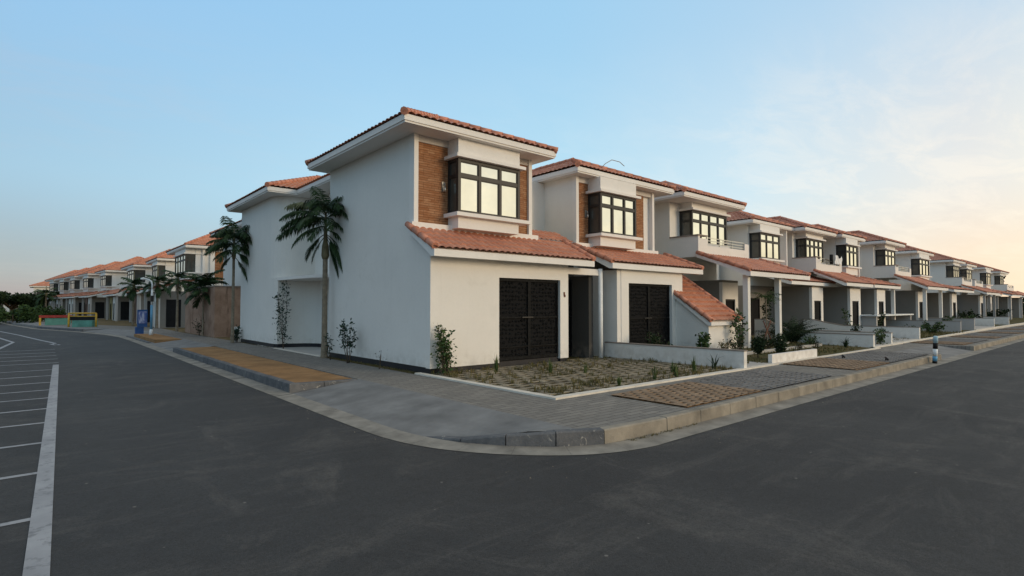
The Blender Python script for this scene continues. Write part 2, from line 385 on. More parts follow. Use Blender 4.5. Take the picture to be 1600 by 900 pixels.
# kerb line (outer face), from far left street round the corner to the far right street
left_far = [(-4.2, 95), (-2.0, 74), (0, 59.5), (2.3, 51), (3.55, 45), (4.0, 41), (4.1, 36)]
corner = [(4.12, 26), (4.12, 12), (4.12, 8.2), (4.16, 7.2), (4.32, 6.5), (4.62, 5.92), (5.05, 5.4), (5.6, 5.0), (6.3, 4.8), (7.2, 4.8), (12, 4.82)]
right = [(24, 4.85), (29.7, 4.9), (60, 5.1), (300, 5.6)]
def offset(path, d):
    out = []
    for i, p in enumerate(path):
        a = Vector(path[max(i-1, 0)]); b = Vector(path[min(i+1, len(path)-1)]); t_ = (b-a).normalized(); n_ = Vector((t_.y, -t_.x))
        out.append((p[0]+n_.x*d, p[1]+n_.y*d))
    return out
def catmull(path, k=4):
    out = []
    for i in range(len(path)-1):
        p0 = Vector(path[max(i-1, 0)]); p1 = Vector(path[i]); p2 = Vector(path[i+1]); p3 = Vector(path[min(i+2, len(path)-1)])
        for j in range(k):
            t_ = j/k
            q = .5*((2*p1)+(p2-p0)*t_+(2*p0-5*p1+4*p2-p3)*t_*t_+(-p0+3*p1-3*p2+p3)*t_**3); out.append((q.x, q.y))
    out.append(path[-1]); return out
full = left_far+corner[:2]+catmull(corner[1:], 5)[1:]+right
g_in = offset(full, -.02); g_out = offset(full, .36)
gm = MB()
for i in range(len(full)-1):
    a, b, c, d = g_in[i], g_in[i+1], g_out[i+1], g_out[i]
    L = (Vector(b)-Vector(a)).length; k = max(1, int(L/3.0))
    for j in range(k):
        f0 = j/k; f1 = (j+1)/k-(min(.012/(L/k)*1, .02) if (L > 2 or i % 5 == 0) else 0)
        A = Vector(a).lerp(Vector(b), f0); B = Vector(a).lerp(Vector(b), f1); Cc = Vector(d).lerp(Vector(c), f1); Dd = Vector(d).lerp(Vector(c), f0)
        gm.quad((Dd.x, Dd.y, ZR+.006), (Cc.x, Cc.y, ZR+.006), (B.x, B.y, ZR+.022), (A.x, A.y, ZR+.022))
struct('gutter', gm, M['gutter'])
# kerb stones
def lerp_path(path, step):
    out = [Vector(path[0])]; acc = 0
    for i in range(len(path)-1):
        a = Vector(path[i]); b = Vector(path[i+1]); L = (b-a).length; k = max(1, round(L/step))
        for j in range(1, k+1): out.append(a.lerp(b, j/k))
    return out
def kerb(mb, pts, zt, w=.15, gap=.008, m=0, ch=.018):
    # pts path of Vector2; zt(p)->top height ; inside is to the left of the travel direction
    for i in range(len(pts)-1):
        a, b = pts[i], pts[i+1]; d = (b-a); L = d.length; d.normalize(); n = Vector((-d.y, d.x))
        a2 = a+d*gap*random.uniform(.4, 1.3); b2 = b-d*gap; jz = random.uniform(-.006, .006)
        prof = lambda p, z: [(p.x, p.y, -.12), (p.x+n.x*.004, p.y+n.y*.004, z-ch), (p.x+n.x*(ch+.004), p.y+n.y*(ch+.004), z), (p.x+n.x*w, p.y+n.y*w, z), (p.x+n.x*w, p.y+n.y*w, -.12)]
        A = prof(a2, zt(a)+jz); B = prof(b2, zt(b)+jz); s0 = len(mb.v); mb.v += A+B
        for k in range(5):
            k2 = (k+1) % 5; mb.f.append((s0+k, s0+5+k, s0+5+k2, s0+k2)); mb.m.append(m)
        mb.f.append(tuple(s0+k for k in range(5))); mb.m.append(m); mb.f.append(tuple(s0+5+k for k in reversed(range(5)))); mb.m.append(m)
kb = MB()
kerb(kb, lerp_path([(4.12, 26), (4.12, 12.2)], .95), lambda p: .165)
kerb(kb, lerp_path([(4.12, 12.2), (5.6, 12.05)], .75), lambda p: .165-(.01 if p.x > 4.3 else .0))
kerb(kb, lerp_path([(4.0, 41), (4.12, 33)], 1), lambda p: .02)
kerb(kb, [Vector(p) for p in ((-4.2, 95), (-2, 74), (0, 59.5), (2.3, 51))], lambda p: .15)
cp = [Vector(p) for p in catmull(corner[1:], 5)]
def zc(p):                                   # rises out of the ramp round the corner
    if p.x < 4.3 and p.y > 6.9: return -.04
    return min(.165, -.035+.2*max(0, (p.x-4.25)/.72))
cc = [p for p in cp if (p.y < 7.0 and p.x <= 6.4)]
st = [cc[0]]
for p in cc[1:]:
    if (p-st[-1]).length > .62: st.append(p)
kerb(kb, st, zc, m=0)
kerb(kb, lerp_path([tuple(st[-1]), (7.2, 4.8), (12, 4.82), (24, 4.85)], .9), lambda p: .165, m=1)
kerb(kb, lerp_path([(29.7, 4.9), (60, 5.1)], .95)+lerp_path([(60, 5.1), (120, 5.25)], 4)[1:], lambda p: .165, m=1)
struct('kerb', kb, [M['kerbA'], M['kerbB']])
# mark the kerb's side return of the dropped crossing
# pavement of small tiles
pv = MB()
inner = [(5.66, 12.0), (5.66, 5.12), (5.75, 5.09), (6.35, 4.95), (7.2, 4.95), (12, 4.97), (24, 5.0)]
pv.prism([(5.66, 12.0), (5.66, 5.13), (6.35, 4.95), (7.2, 4.945), (24, 4.995), (24, 7.06), (7.1, 7.06), (7.1, 12)], -.12, ZP)
pv.prism([(24.002, 6.3), (29.7, 6.3), (29.7, 7.3), (24.002, 7.3)], -.12, ZP)
pv.prism([(29.702, 5.04), (60, 5.24), (300, 5.75), (300, 8.2), (29.702, 7.4)], -.12, ZP)
struct('pavement', pv, M['pave'])
pv2 = MB()
pv2.prism([(5.66, 12.001), (7.1, 12.001), (7.1, 30), (6.9, 41), (7, 52), (3, 64), (-.5, 95), (-2, 95), (-.3, 74), (1.6, 60), (4.0, 51), (5.5, 45), (5.62, 41), (5.66, 30)], -.12, ZP)
struct('pavement', pv2, M['pave_y'])
# smooth ramps
rp = MB()
def loft(mb, A, B, k=6, m=0):
    for i in range(len(A)-1):
        for j in range(k):
            f0, f1 = j/k, (j+1)/k
            P = lambda X, Y, f: tuple(Vector(X).lerp(Vector(Y), f))
            mb.quad(P(A[i], B[i], f0), P(A[i+1], B[i+1], f0), P(A[i+1], B[i+1], f1), P(A[i], B[i], f1), m=m)
edge = [(4.10, 12.05, -.032)]+[(p.x, p.y, max(-.032, zc(p)-.012)) for p in cp if p.y < 11.9 and p.x < 5.64 and p.y > 5.0]
edge = [(x+.10 if z > 0 else x+.02, y+.06 if z > 0 else y, z) for x, y, z in edge]
back = []
for i, (x, y, z) in enumerate(edge):
    back.append((5.66, 12.05-(12.05-5.13)*min(1, (12.05-y)/(12.05-5.15)), ZP))
loft(rp, edge, back, 8)
loft(rp, [(4.12, 32.2, -.03), (4.12, 26, -.03)], [(5.66, 32.2, ZP), (5.66, 26, ZP)], 3)
loft(rp, [(3.55, 45, -.03), (4.0, 41, -.03), (4.12, 36, -.03), (4.12, 32.2, -.03)], [(5.5, 45, ZP), (5.62, 41, ZP), (5.64, 36, ZP), (5.66, 32.2, ZP)], 2)
loft(rp, [(2.3, 51, .0), (3.55, 45, -.03)], [(4.0, 51, ZP), (5.5, 45, ZP)], 2)
loft(rp, [(24, 4.86, -.03), (29.7, 4.9, -.03)], [(24, 6.3, ZP), (29.7, 6.3, ZP)], 5)
rp.quad((24, 4.86, -.1), (24, 6.3, -.1), (24, 6.3, ZP)); rp.quad((29.7, 4.9, -.1), (29.7, 6.3, -.1), (29.7, 6.3, ZP))
rp.prism([(2.4, 51), (4.0, 51), (1.6, 60), (-.3, 74), (-2.1, 74), (0, 59.6)], -.1, .13)
struct('driveway_ramp', rp, M['ramp'])
struct('sand_bed', MB().prism([(4.28, 12.22), (5.64, 12.12), (5.64, 25.9), (4.28, 25.9)], -.1, .13), M['sand'])
isl = MB(); isl.prism([(4.35, 32.4), (5.5, 32.3), (5.35, 39.5), (4.3, 40)], -.1, .165); struct('sand_bed', isl, M['sand'])
# big base under houses and gardens
bs = MB()
bs.prism([(7.1, 11.2), (7.1, 30), (6.9, 41), (7, 52), (3, 64), (-.5, 95), (-.5, 300), (300, 300), (300, 9), (29, 9), (14.4, 9)], -.12, .13)
bs.box(7.26, 14.3, 7.2, 13, -.12, .08)
struct('house_plot_ground', bs, M['soil'])
# white edging strips
we = MB()
we.box(7.1, 14.6, 7.062, 7.24, -.1, .185); we.box(7.1, 7.26, 7.242, 12.0, -.1, .185)
we.box(14.602, 25.5, 7.1, 7.24, -.1, .18)
we.prism([(25.5, 7.3), (60, 8.05), (120, 8.6), (120, 8.8), (60, 8.25), (25.5, 7.46)], -.1, .19)
we.box(7.1, 7.22, 18.2, 23.0, -.1, .17)
struct('edging_strip', we, M['white_edge'])
struct('porch_floor', MB().box(7.222, 11, 18.2, 25.5, -.1, .16), M['pathw'])

# road markings
mk = MB(); Z1 = ZR+.004
def stripe(a, b, w, z=Z1):
    a = Vector(a); b = Vector(b); d = (b-a).normalized(); n = Vector((-d.y, d.x))*w/2
    mk.quad((a.x-n.x, a.y-n.y, z), (b.x-n.x, b.y-n.y, z), (b.x+n.x, b.y+n.y, z), (a.x+n.x, a.y+n.y, z))
stripe((-.05, 2.2), (.41, 23.1), .15, Z1+.002)
ys = [4.9, 6.55, 8.3, 10.08, 11.78, 13.36, 14.9, 16.3, 17.9, 19.6, 21.4]
for y in ys: stripe((-7, y-.25), (-.02+.02*y-.04, y), .10 if y > 8 else .09)
for y in (23.9, 25.6, 27.4, 29.2, 31.2): stripe((-7, y-.1), (.5, y), .11)
for a, b in zip([(-2.6, 58), (-1.0, 47.7), (-.06, 40.7), (.55, 36.6)], [(-1.0, 47.7), (-.06, 40.7), (.55, 36.6), (.62, 35.0)]): stripe(a, b, .14)
stripe((.48, 35.8), (.66, 34.6), .28)
stripe((-1.9, 45), (-1.05, 38.7), .14); stripe((-1.05, 38.7), (-1.4, 32.5), .14)
struct('road_markings', mk, M['paint'])

# lattice pavers: concrete grid with square holes over soil
def lattice(x0, x1, y0, y1, z, cx, cy, hx, hy, h=.03, stag=True):
    mb = MB(); ny = max(1, round((y1-y0)/cy)); cy = (y1-y0)/ny; nx = max(1, round((x1-x0)/cx)); cx = (x1-x0)/nx
    for j in range(ny):
        ya = y0+j*cy; yb = ya+cy; off = (cx/2 if (stag and j % 2) else 0)
        i0 = 0; edges = []
        x = x0
        if off: edges.append((x0, x0+off, False)); x += off
        while x < x1-1e-4:
            e_ = min(x+cx, x1); edges.append((x, e_, e_-x > cx*.9)); x = e_
        for (a, b, hole) in edges:
            jz = random.uniform(-.004, .004)
            Z = z+jz
            if not hole: mb.quad((a, ya, Z), (b, ya, Z), (b, yb, Z), (a, yb, Z)); continue
            k = random.uniform(.85, 1.1); mx, my = (cx-hx*k)/2, (cy-hy*k)/2
            ia, ib, ja, jb = a+mx, b-mx, ya+my, yb-my
            o = [(a, ya), (b, ya), (b, yb), (a, yb)]; n_ = [(ia, ja), (ib, ja), (ib, jb), (ia, jb)]
            for q in range(4):
                r = (q+1) % 4
                mb.quad((*o[q], Z), (*o[r], Z), (*n_[r], Z), (*n_[q], Z))
                mb.quad((*n_[q], Z), (*n_[r], Z), (*n_[r], Z-h), (*n_[q], Z-h))
    return mb
struct('lattice_paving', lattice(7.262, 14.28, 7.242, 12.0, .165, .36, .30, .23, .18, .03), M['paver'])
struct('paving_soil', MB().quad((7.262, 7.242, .1555), (14.28, 7.242, .1555), (14.28, 12.9, .1555), (7.262, 12.9, .1555)), M['darksoil'])
# verge patches (alternately sandy and grey)
def patch(x0, x1, y0, y1, kind):
    if kind == 's':
        struct('sand_patch', MB().quad((x0, y0, ZP+.004), (x1, y0, ZP+.004), (x1, y1, ZP+.004), (x0, y1, ZP+.004)), M['sand'])
        struct('sandy_lattice_paving', lattice(x0, x1, y0, y1, ZP+.028, .27, .17, .15, .10, .025), M['paver_s'])
    else:
        struct('dark_joint_bed', MB().quad((x0, y0, ZP+.004), (x1, y0, ZP+.004), (x1, y1, ZP+.004), (x0, y1, ZP+.004)), M['plinth'])
        struct('grey_lattice_paving', lattice(x0, x1, y0, y1, ZP+.022, .30, .17, .22, .055, .02), M['paver_g'])
patch(8.2, 10.9, 5.08, 6.72, 's'); patch(10.95, 14.6, 5.08, 6.85, 'g')
patch(16.35, 19.2, 5.1, 7.05, 's'); patch(19.25, 23.6, 5.1, 7.0, 'g')
x = 30.3
for k in range(5):
    w_ = 2.2; patch(x, x+w_, 5.35, 7.3, 's'); patch(x+w_+.05, x+w_+3.6, 5.35, 7.3, 'g'); x += 7.4

# ============================================================ HOUSE KIT
RL = .42
def tiled_hip(root, x0, x1, y0, y1, z, spp=5, mat='roof', slope=None):
    slope = slope or (.52 if mat == 'roof_o' and z > 6 and not root.name.startswith('corner') else RL)
    w, d = x1-x0, y1-y0; h = min(w, d)/2; q = sqrt(1+slope*slope); mb = MB()
    fx = lambda u: min(u, w-u, h)*q; fy = lambda u: min(u, d-u, h)*q
    mb.tiles((x0, y0, z), (1, 0, 0), (0, 1, slope), w, fx, spp=spp)
    mb.tiles((x0, y1, z), (0, -1, 0), (1, 0, slope), d, fy, spp=spp)
    mb.tiles((x1, y0, z), (0, 1, 0), (-1, 0, slope), d, fy, spp=max(3, spp-2))
    mb.tiles((x1, y1, z), (-1, 0, 0), (0, -1, slope), w, fx, spp=3)
    o = mb.build('roof', M[mat], root)
    if w < d: a, b = (x0+h, y0+h), (x0+h, y1-h)
    else: a, b = (x0+h, y0+h), (x1-h, y0+h)
    zt = z+h*slope+.05; c = MB(); e_ = .05
    if w < d: cs = [((x0, y0), a), ((x1, y0), a), ((x0, y1), b), ((x1, y1), b)]
    else: cs = [((x0, y0), a), ((x0, y1), a), ((x1, y0), b), ((x1, y1), b)]
    for p_, t_ in cs: c.caps((*p_, z+.05), (*t_, zt))
    c.caps((*a, zt+.02), (*b, zt+.02))
    c.build('ridge_cap', M['roof_cap'], o)
    return o
def eaves(root, x0, x1, y0, y1, z0=6.38, h=.2):
    mb = MB(); mb.box(x0, x1, y0, y1, z0, z0+h-.05); mb.box(x0-.03, x1+.03, y0-.03, y1+.03, z0+.05, z0+h)
    return mb.build('eaves', M['trim'], root)
def lower_roof(root, x0, x1, ye, yt, zb, zt, verge=True, fh=.2, mat='roof', spp=5, name='canopy_roof'):
    # zb bottom of the eave fascia, zt height of tiles where they meet the wall
    ze = zb+fh+.02; D = yt-ye; sl = (zt-ze)/D; q = sqrt(1+sl*sl)
    s = MB()
    s.extr([(x0, ye, zb+.06), (x0, ye, ze-.055), (x0, yt, zt-.06), (x0, yt, zt-.16), (x0, ye+.15, zb+.06)], (x1-x0, 0, 0))
    s.box(x0-.02, x1+.02, ye-.03, ye+.10, zb, ze-.045)
    for xx in (x0-.02, x1-.06):
        s.extr([(xx, ye+.101, zb), (xx, ye+.101, ze-.01+.08*sl), (xx, yt, zt-.005), (xx, yt, zt-.09)], (.08, 0, 0))
    so = s.build(name.replace('_roof', '_eaves'), M['trim'], root)
    t = MB().tiles((x0-.03, ye-.06, ze-.02-.03*sl), (1, 0, 0), (0, 1, sl), x1-x0+.06, lambda u: (D+.06)*q, spp=spp, sh=.06 if name.startswith('lean') else .03, course=.30 if name.startswith('lean') else .34).build(name, M[mat], root)
    for xx in (x0, x1): MB().caps((xx, ye-.03, ze+.02), (xx, yt, zt+.05), .085).build('verge_cap', M['roof_cap'], t)
    return so
def bay(root, x0, x1, yb, yw, z0, z1, n=3, ztop=6.38, zbot=3.95, hood=True, apron=True, split=.70, sr=.16, trans=True):
    # bay window: glazed front at yb, glazed sides back to yw
    if hood:
        h = MB(); h.box(x0-.0, x1+.0, yb, yw, z1+.12, ztop-.002); h.build('bay_head', M['trim'], root)
        h = MB(); h.box(x0-.12, x1+.14, yb-.13, yw, z1+.03, z1+.119); h.build('hood_ledge', M['trim'], root)
    lg = MB(); lg.box(x0-.13, x1+sr, yb-.14, yw, z0-.10, z0-.001); lg.build('window_sill', M['trim'], root)
    if apron:
        ap = MB(); ap.box(x0+.02, x1-.02, yb+.03, yw, zbot, z0-.101); ap.build('bay_apron', M['trim'], root)
    f = MB(); p = .06; zm = z0+(z1-z0)*split; d = .07
    w = (x1-x0)
    f.box(x0, x1, yb, yb+d, z0, z0+p); f.box(x0, x1, yb, yb+d, z1-p, z1+.03)
    xs = [x0+w*i/n for i in range(n+1)]
    for i, xx in enumerate(xs):
        hw = .042 if 0 < i < n else .0
        a, b = (xx, xx+.08) if i == 0 else ((xx-.08, xx) if i == n else (xx-hw, xx+hw))
        f.box(a, b, yb+.001, yb+d+.02, z0+p, z1-p)
        if i == 0 or i == n: f.box(a-.004, b+.004, yb-.004, yb+.1, z0+.001, z1-.001)
    for i in range(n):
        a = xs[i]+(.08 if i == 0 else .042); b = xs[i+1]-(.08 if i == n-1 else .042)
        if trans: f.box(a, b, yb+.004, yb+d, zm-.05, zm+.05)
        for (za, zb_) in (((z0+p, zm-.05), (zm+.05, z1-p)) if trans else ((z0+p, z1-p),)):
            e_ = .022                                  # sash frame
            f.box(a, b, yb+.02, yb+.055, za, za+e_); f.box(a, b, yb+.02, yb+.055, zb_-e_, zb_)
            f.box(a, a+e_, yb+.021, yb+.054, za+e_, zb_-e_); f.box(b-e_, b, yb+.021, yb+.054, za+e_, zb_-e_)
    for xa, xb in ((x0, x0+.07), (x1-.07, x1)):
        f.box(xa, xb, yb+.101, yw, z0, z0+p); f.box(xa, xb, yb+.101, yw, z1-p, z1+.03)
        f.box(xa, xb, yw-.09, yw+.02, z0+p, z1-p); f.box(xa+.003, xb-.003, yb+.101, yw-.09, zm-.05, zm+.05)
        if yw-yb > .9:
            for q in (.36, .66): f.box(xa+.004, xb-.004, yb+(yw-yb)*q-.03, yb+(yw-yb)*q+.03, z0+p, z1-p)
    fo = f.build('window', M['frame'], root)
    g = MB()
    for i in range(n):
        a = xs[i]+.03; b = xs[i+1]-.03; tw = random.uniform(-.009, .009)
        g.quad((a, yb+.04, z0+.03), (b, yb+.04+tw, z0+.03), (b, yb+.04+tw, z1-.03), (a, yb+.04, z1-.03))
    g.build('pane', M['glass'], fo)
    for xx in (x0+.035, x1-.035): MB().quad((xx, yb+.06, z0+.03), (xx, yw, z0+.03), (xx, yw, z1-.03), (xx, yb+.06, z1-.03)).build('side_pane', M['sglass'], fo)
    b = MB(); b.box(x0+.12, x1-.12, yb+.16, yw-.02, z0+.02, z1-.02); b.build('blind', M['soffit'], fo)
    return fo
def door(root, x0, x1, y, z0, z1, name='door', mat='black', leaves=1, lattice_=False):
    """dark door on the plane y (front face), set in an opening"""
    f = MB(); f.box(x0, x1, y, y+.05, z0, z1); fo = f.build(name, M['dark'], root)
    w = (x1-x0)/leaves
    for k in range(leaves):
        a = x0+k*w; b = a+w; L = MB(); t_ = .055
        L.box(a, b, y-.05, y-.002, z0, z0+.09); L.box(a, b, y-.05, y-.002, z1-.08, z1)
        L.box(a, a+t_, y-.05, y-.002, z0+.09, z1-.08); L.box(b-t_, b, y-.05, y-.002, z0+.09, z1-.08)
        if lattice_:
            L.box(a+t_, b-t_, y-.048, y-.004, (z0+z1)/2+.02, (z0+z1)/2+.07)
            for zz in (z0+.35,): L.box(a+t_, b-t_, y-.048, y-.004, zz, zz+.03)
            iw, ih = w-2*t_, z1-z0-.17; st_ = .115; nx_ = int(iw/st_); nz_ = int(ih/st_)
            for i in range(nx_):
                for j in range(nz_):
                    cx_ = a+t_+(i+.5+random.uniform(-.2, .2))*iw/nx_; cz_ = z0+.09+(j+.5+random.uniform(-.2, .2))*ih/nz_; r = random.uniform(.035, .055)
                    if random.random() < .04: continue
                    pts = [(cx_+r*cos(q)*(.62 if q_ % 2 else 1), y-.03, cz_+r*sin(q)*(.62 if q_ % 2 else 1)) for q_, q in enumerate([pi/4*k_+(pi/8 if j % 2 else 0) for k_ in range(8)])]
                    ctr = (cx_, y-.05, cz_)
                    for q_ in range(8):
                        if random.random() < .5: L.quad(pts[q_], pts[(q_+1) % 8], ctr)
                        else: L.quad(pts[q_], pts[(q_+1) % 8], (cx_, y-.012, cz_))
        L.build('door_leaf', M['lattice' if lattice_ else mat], fo)
    h = MB(); h.box(x0+w-.1 if leaves == 1 else x0+w-.3, x0+w-.06 if leaves == 1 else x0+w+.12, y-.09, y-.052, (z0+z1)/2+.03, (z0+z1)/2+.06)
    h.build('handle', M['frame'], fo)
    return fo
def body(root, x0, x1, y0, y1, z0=3.0, z1=6.379, mat='wall'):
    return MB().box(x0, x1, y0, y1, z0, z1).build('wall', M[mat], root)


ROWG = 'white two-storey row houses along the right street'
LEFTG = 'row houses along the left street'
# ------------------------------------------------------------ corner house
R = wthing('corner_house', 'large white corner house with long blank side wall and black double garage doors', 'house', (7.34, 11.67, .15), ROWG)
w = MB()
w.box(7.34, 9.55, 11.67, 11.87, .29, 3.25); w.box(9.55, 11.94, 11.67, 11.87, 2.63, 3.25); w.box(11.94, 12.29, 11.67, 11.87, .27, 3.12)
w.box(7.34, 7.54, 11.871, 12.62, .31, 3.04); w.box(12.09, 12.288, 11.871, 13.2, .29, 3.12)
w.extr([(7.34, 11.871, 3.041), (7.34, 12.5995, 3.041), (7.34, 12.5995, 3.84), (7.34, 11.871, 3.45)], (.2, 0, 0))
w.build('ground_floor_wall', M['wall'], R)
w = MB(); w.box(7.34, 12.1, 12.621, 18.0, .31, 3.04); w.box(7.34, 11.52, 12.72, 18.0, 3.041, 6.379); w.box(7.34, 7.5, 12.6, 12.719, 3.041, 6.379); w.box(11.521, 12.1, 13.3, 18, 3.041, 6.37)
w.build('wall', M['wall'], R)
p = MB(); p.box(7.37, 9.5, 11.70, 11.86, .05, .309); p.box(11.97, 12.27, 11.70, 11.86, .05, .309); p.box(7.37, 7.5, 11.861, 17.98, .05, .309); p.box(9.5, 11.97, 11.78, 12.3, .05, .31); p.build('plinth', M['plinth'], R)
for xa in (7.335, 11.40): MB().box(xa, xa+.13, 12.48, 12.719, 4.0, 6.378).build('frame_fin', M['trim'], R)
MB().box(7.466, 11.399, 12.56, 12.719, 4.0, 6.2).build('stone_panel', M['brick'], R)
MB().box(7.466, 11.399, 12.52, 12.719, 6.201, 6.378).build('head_beam', M['soffit'], R)
MB().box(7.24, 11.72, 12.40, 12.60, 3.86, 4.04).build('flashing_ledge', M['trim'], R)
bay(R, 8.44, 10.64, 12.05, 12.57, 4.36, 5.82, 3, sr=.32)
eaves(R, 6.70, 11.9, 11.85, 18.25)
tiled_hip(R, 6.64, 11.96, 11.79, 18.31, 6.575, spp=6)
lower_roof(R, 7.18, 12.98, 11.25, 12.55, 3.06, 3.93, spp=6)
t_ = MB().tiles((11.75, 12.55, 3.93), (1, 0, 0), (0, 1, .5), 1.7, lambda u: 1.0, spp=4).build('back_canopy_roof', M['roof'], R)
door(R, 9.56, 11.93, 11.80, .33, 2.628, 'garage_door', leaves=2, lattice_=True)
door(R, 12.32, 13.55, 12.75, .20, 2.72, 'entrance_gate', lattice_=True)
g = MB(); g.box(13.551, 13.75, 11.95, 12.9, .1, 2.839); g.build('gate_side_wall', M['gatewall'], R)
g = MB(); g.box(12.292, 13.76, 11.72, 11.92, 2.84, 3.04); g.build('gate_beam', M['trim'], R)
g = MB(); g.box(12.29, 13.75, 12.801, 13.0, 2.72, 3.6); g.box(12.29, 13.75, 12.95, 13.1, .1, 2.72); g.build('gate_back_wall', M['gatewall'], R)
g = MB(); g.tube([(13.86, 11.72, .1), (13.86, 11.72, 3.06)], .075, 12); g.build('downpipe', M['white'], R)
# house number and wall lamps
g = MB(); g.box(12.08, 12.13, 11.655, 11.668, 2.16, 2.27); g.box(12.10, 12.155, 11.652, 11.667, 2.12, 2.19); g.build('house_number', M['stake'], R)
def wall_lamp(R, x, y, z):
    g = MB(); g.box(x-.04, x+.04, y-.02, y, z-.02, z+.24); g.tube([(x, y-.02, z+.15), (x, y-.11, z+.18), (x, y-.11, z+.08)], .012, 6)
    g.tube([(x, y-.11, z+.09), (x, y-.11, z-.04)], [.02, .03], 8); g.build('wall_lamp', M['steel'], R)
wall_lamp(R, 8.28, 12.555, 5.0)
# middle recess and rear wing with its rounded corner and curved porch canopy
w = MB(); w.box(8.75, 13, 18.001, 24.5, .31, 6.37); w.build('recess_wall', M['wall'], R)
def wing_outline(x0, y0, x1, y1, r, k=8):
    pts = [(x1, y1), (x0, y1)]
    pts += [(x0+r-r*cos(a), y0+r-r*sin(a)) for a in [pi/2*i/k for i in range(k+1)]]
    return pts+[(x1, y0)]
w = MB()
b0 = len(w.f); w.prism(wing_outline(7.2, 23.0, 13, 28.2, .9), 3.0, 6.378); w.sm |= set()
w.build('rear_wing_upper_wall', M['wall'], R)
RC = [(7.28+1.44*sin(a), 22.0+1.08*cos(a)**.8) for a in [pi/2*i/10*.98 for i in range(1, 11)]]+[(8.74, 21.6)]
w = MB(); w.prism([(13, 28.2), (7.2, 28.2), (7.2, 23.3), (7.28, 23.05)]+RC+[(13, 22.2)], .31, 2.999); w.build('rear_wing_wall', M['wall'], R)
MB().prism([(12.9, 28.17), (7.23, 28.17), (7.23, 23.33), (7.31, 23.09)]+[(a+.03, b+.03) for a, b in RC]+[(12.9, 22.25)], .05, .309).build('rear_plinth', M['plinth'], R)
MB().box(8.78, 8.9, 18.0, 21.7, .05, .308).build('recess_plinth', M['plinth'], R)
cn_ = [(8.76, 18.0)]+[(8.7-1.42*sin(pi/2*i/12)**1.0, 22.6-4.5*cos(pi/2*i/12)) for i in range(13)]+[(7.25, 23.3), (8.76, 23.3)]
MB().prism(cn_, 2.88, 3.0).build('porch_canopy', M['trim'], R)
eaves(R, 6.72, 13.6, 22.65, 28.85)
tiled_hip(R, 6.66, 13.66, 22.59, 28.91, 6.585, spp=5, mat='roof_o')
mb = MB(); mb.box(7.86, 13, 18.27, 22.62, 6.381, 6.54); mb.box(7.83, 13, 18.27, 22.62, 6.43, 6.579); mb.build('recess_eaves', M['trim'], R)
MB().tiles((7.80, 22.75, 6.585), (0, -1, 0), (1, 0, RL), 4.2, lambda u: 3.2, spp=5).build('recess_roof', M['roof_o'], R)

# ------------------------------------------------------------ second house
R = wthing('row_house', 'white row house with orange-brown stone panel and tiled lean-to beside its dark garage opening', 'house', (14.3, 11.5, .15), ROWG)
w = MB(); w.box(14.02, 18.7, 13.08, 20, 3.041, 6.379); w.box(14.4, 18.3, 12.6, 20, .12, 3.04); w.box(14.4, 14.6, 11.47, 12.6, .12, 3.04)
w.box(14.6, 15.0, 11.45, 11.62, .12, 3.2); w.box(15.0, 17.55, 11.45, 11.62, 2.62, 3.2); w.box(17.55, 18.24, 11.45, 11.62, .12, 3.2); w.box(18.05, 18.24, 11.621, 12.6, .12, 3.04)
w.box(12.101, 14.4, 14.5, 20, 3.0, 6.36)
w.build('wall', M['wall'], R)
for xa in (14.0, 18.45): MB().box(xa, xa+.13, 12.90, 13.079, 3.98, 6.378).build('frame_fin', M['trim'], R)
MB().box(14.13, 18.0, 13.0, 13.079, 3.98, 6.18).build('stone_panel', M['brick'], R)
MB().box(14.13, 18.449, 12.95, 13.079, 6.181, 6.378).build('head_beam', M['soffit'], R)
MB().box(13.9, 18.72, 12.82, 12.99, 3.86, 4.04).build('flashing_ledge', M['trim'], R)
bay(R, 14.72, 16.75, 12.42, 13.02, 4.38, 5.80, 3, sr=.2)
wall_lamp(R, 14.58, 12.995, 5.0)
eaves(R, 13.70, 19.4, 12.55, 20.5); tiled_hip(R, 13.64, 19.46, 12.49, 20.56, 6.585)
lower_roof(R, 13.9, 19.3, 11.25, 12.95, 3.06, 3.92)
door(R, 15.01, 17.54, 11.60, .14, 2.618, 'garage_door', leaves=2, lattice_=True)
w = MB(); w.box(17.8, 18.0, 10.15, 11.449, .1, 1.25); w.extr([(17.8, 10.15, 1.251), (17.8, 11.449, 1.251), (17.8, 11.449, 2.1)], (.2, 0, 0))
w.box(18.001, 19.85, 10.15, 10.35, .1, 1.25); w.box(19.65, 19.85, 10.351, 12.6, .1, 1.25); w.extr([(19.65, 10.351, 1.3), (19.65, 12.6, 1.3), (19.65, 12.6, 2.8)], (.2, 0, 0)); w.build('lean_to_wall', M['wall'], R)
so = lower_roof(R, 17.72, 19.85, 10.02, 12.5, 1.16, 3.02, fh=.15, mat='roof_o', name='lean_to_roof')
g = MB(); g.tube([(16.6, 14, 7.25), (16.9, 14, 7.5), (17.3, 14, 7.72), (17.8, 14, 7.72), (18.1, 14, 7.60)], .014, 6); g.build('roof_cable', M['stone_cap'], R)

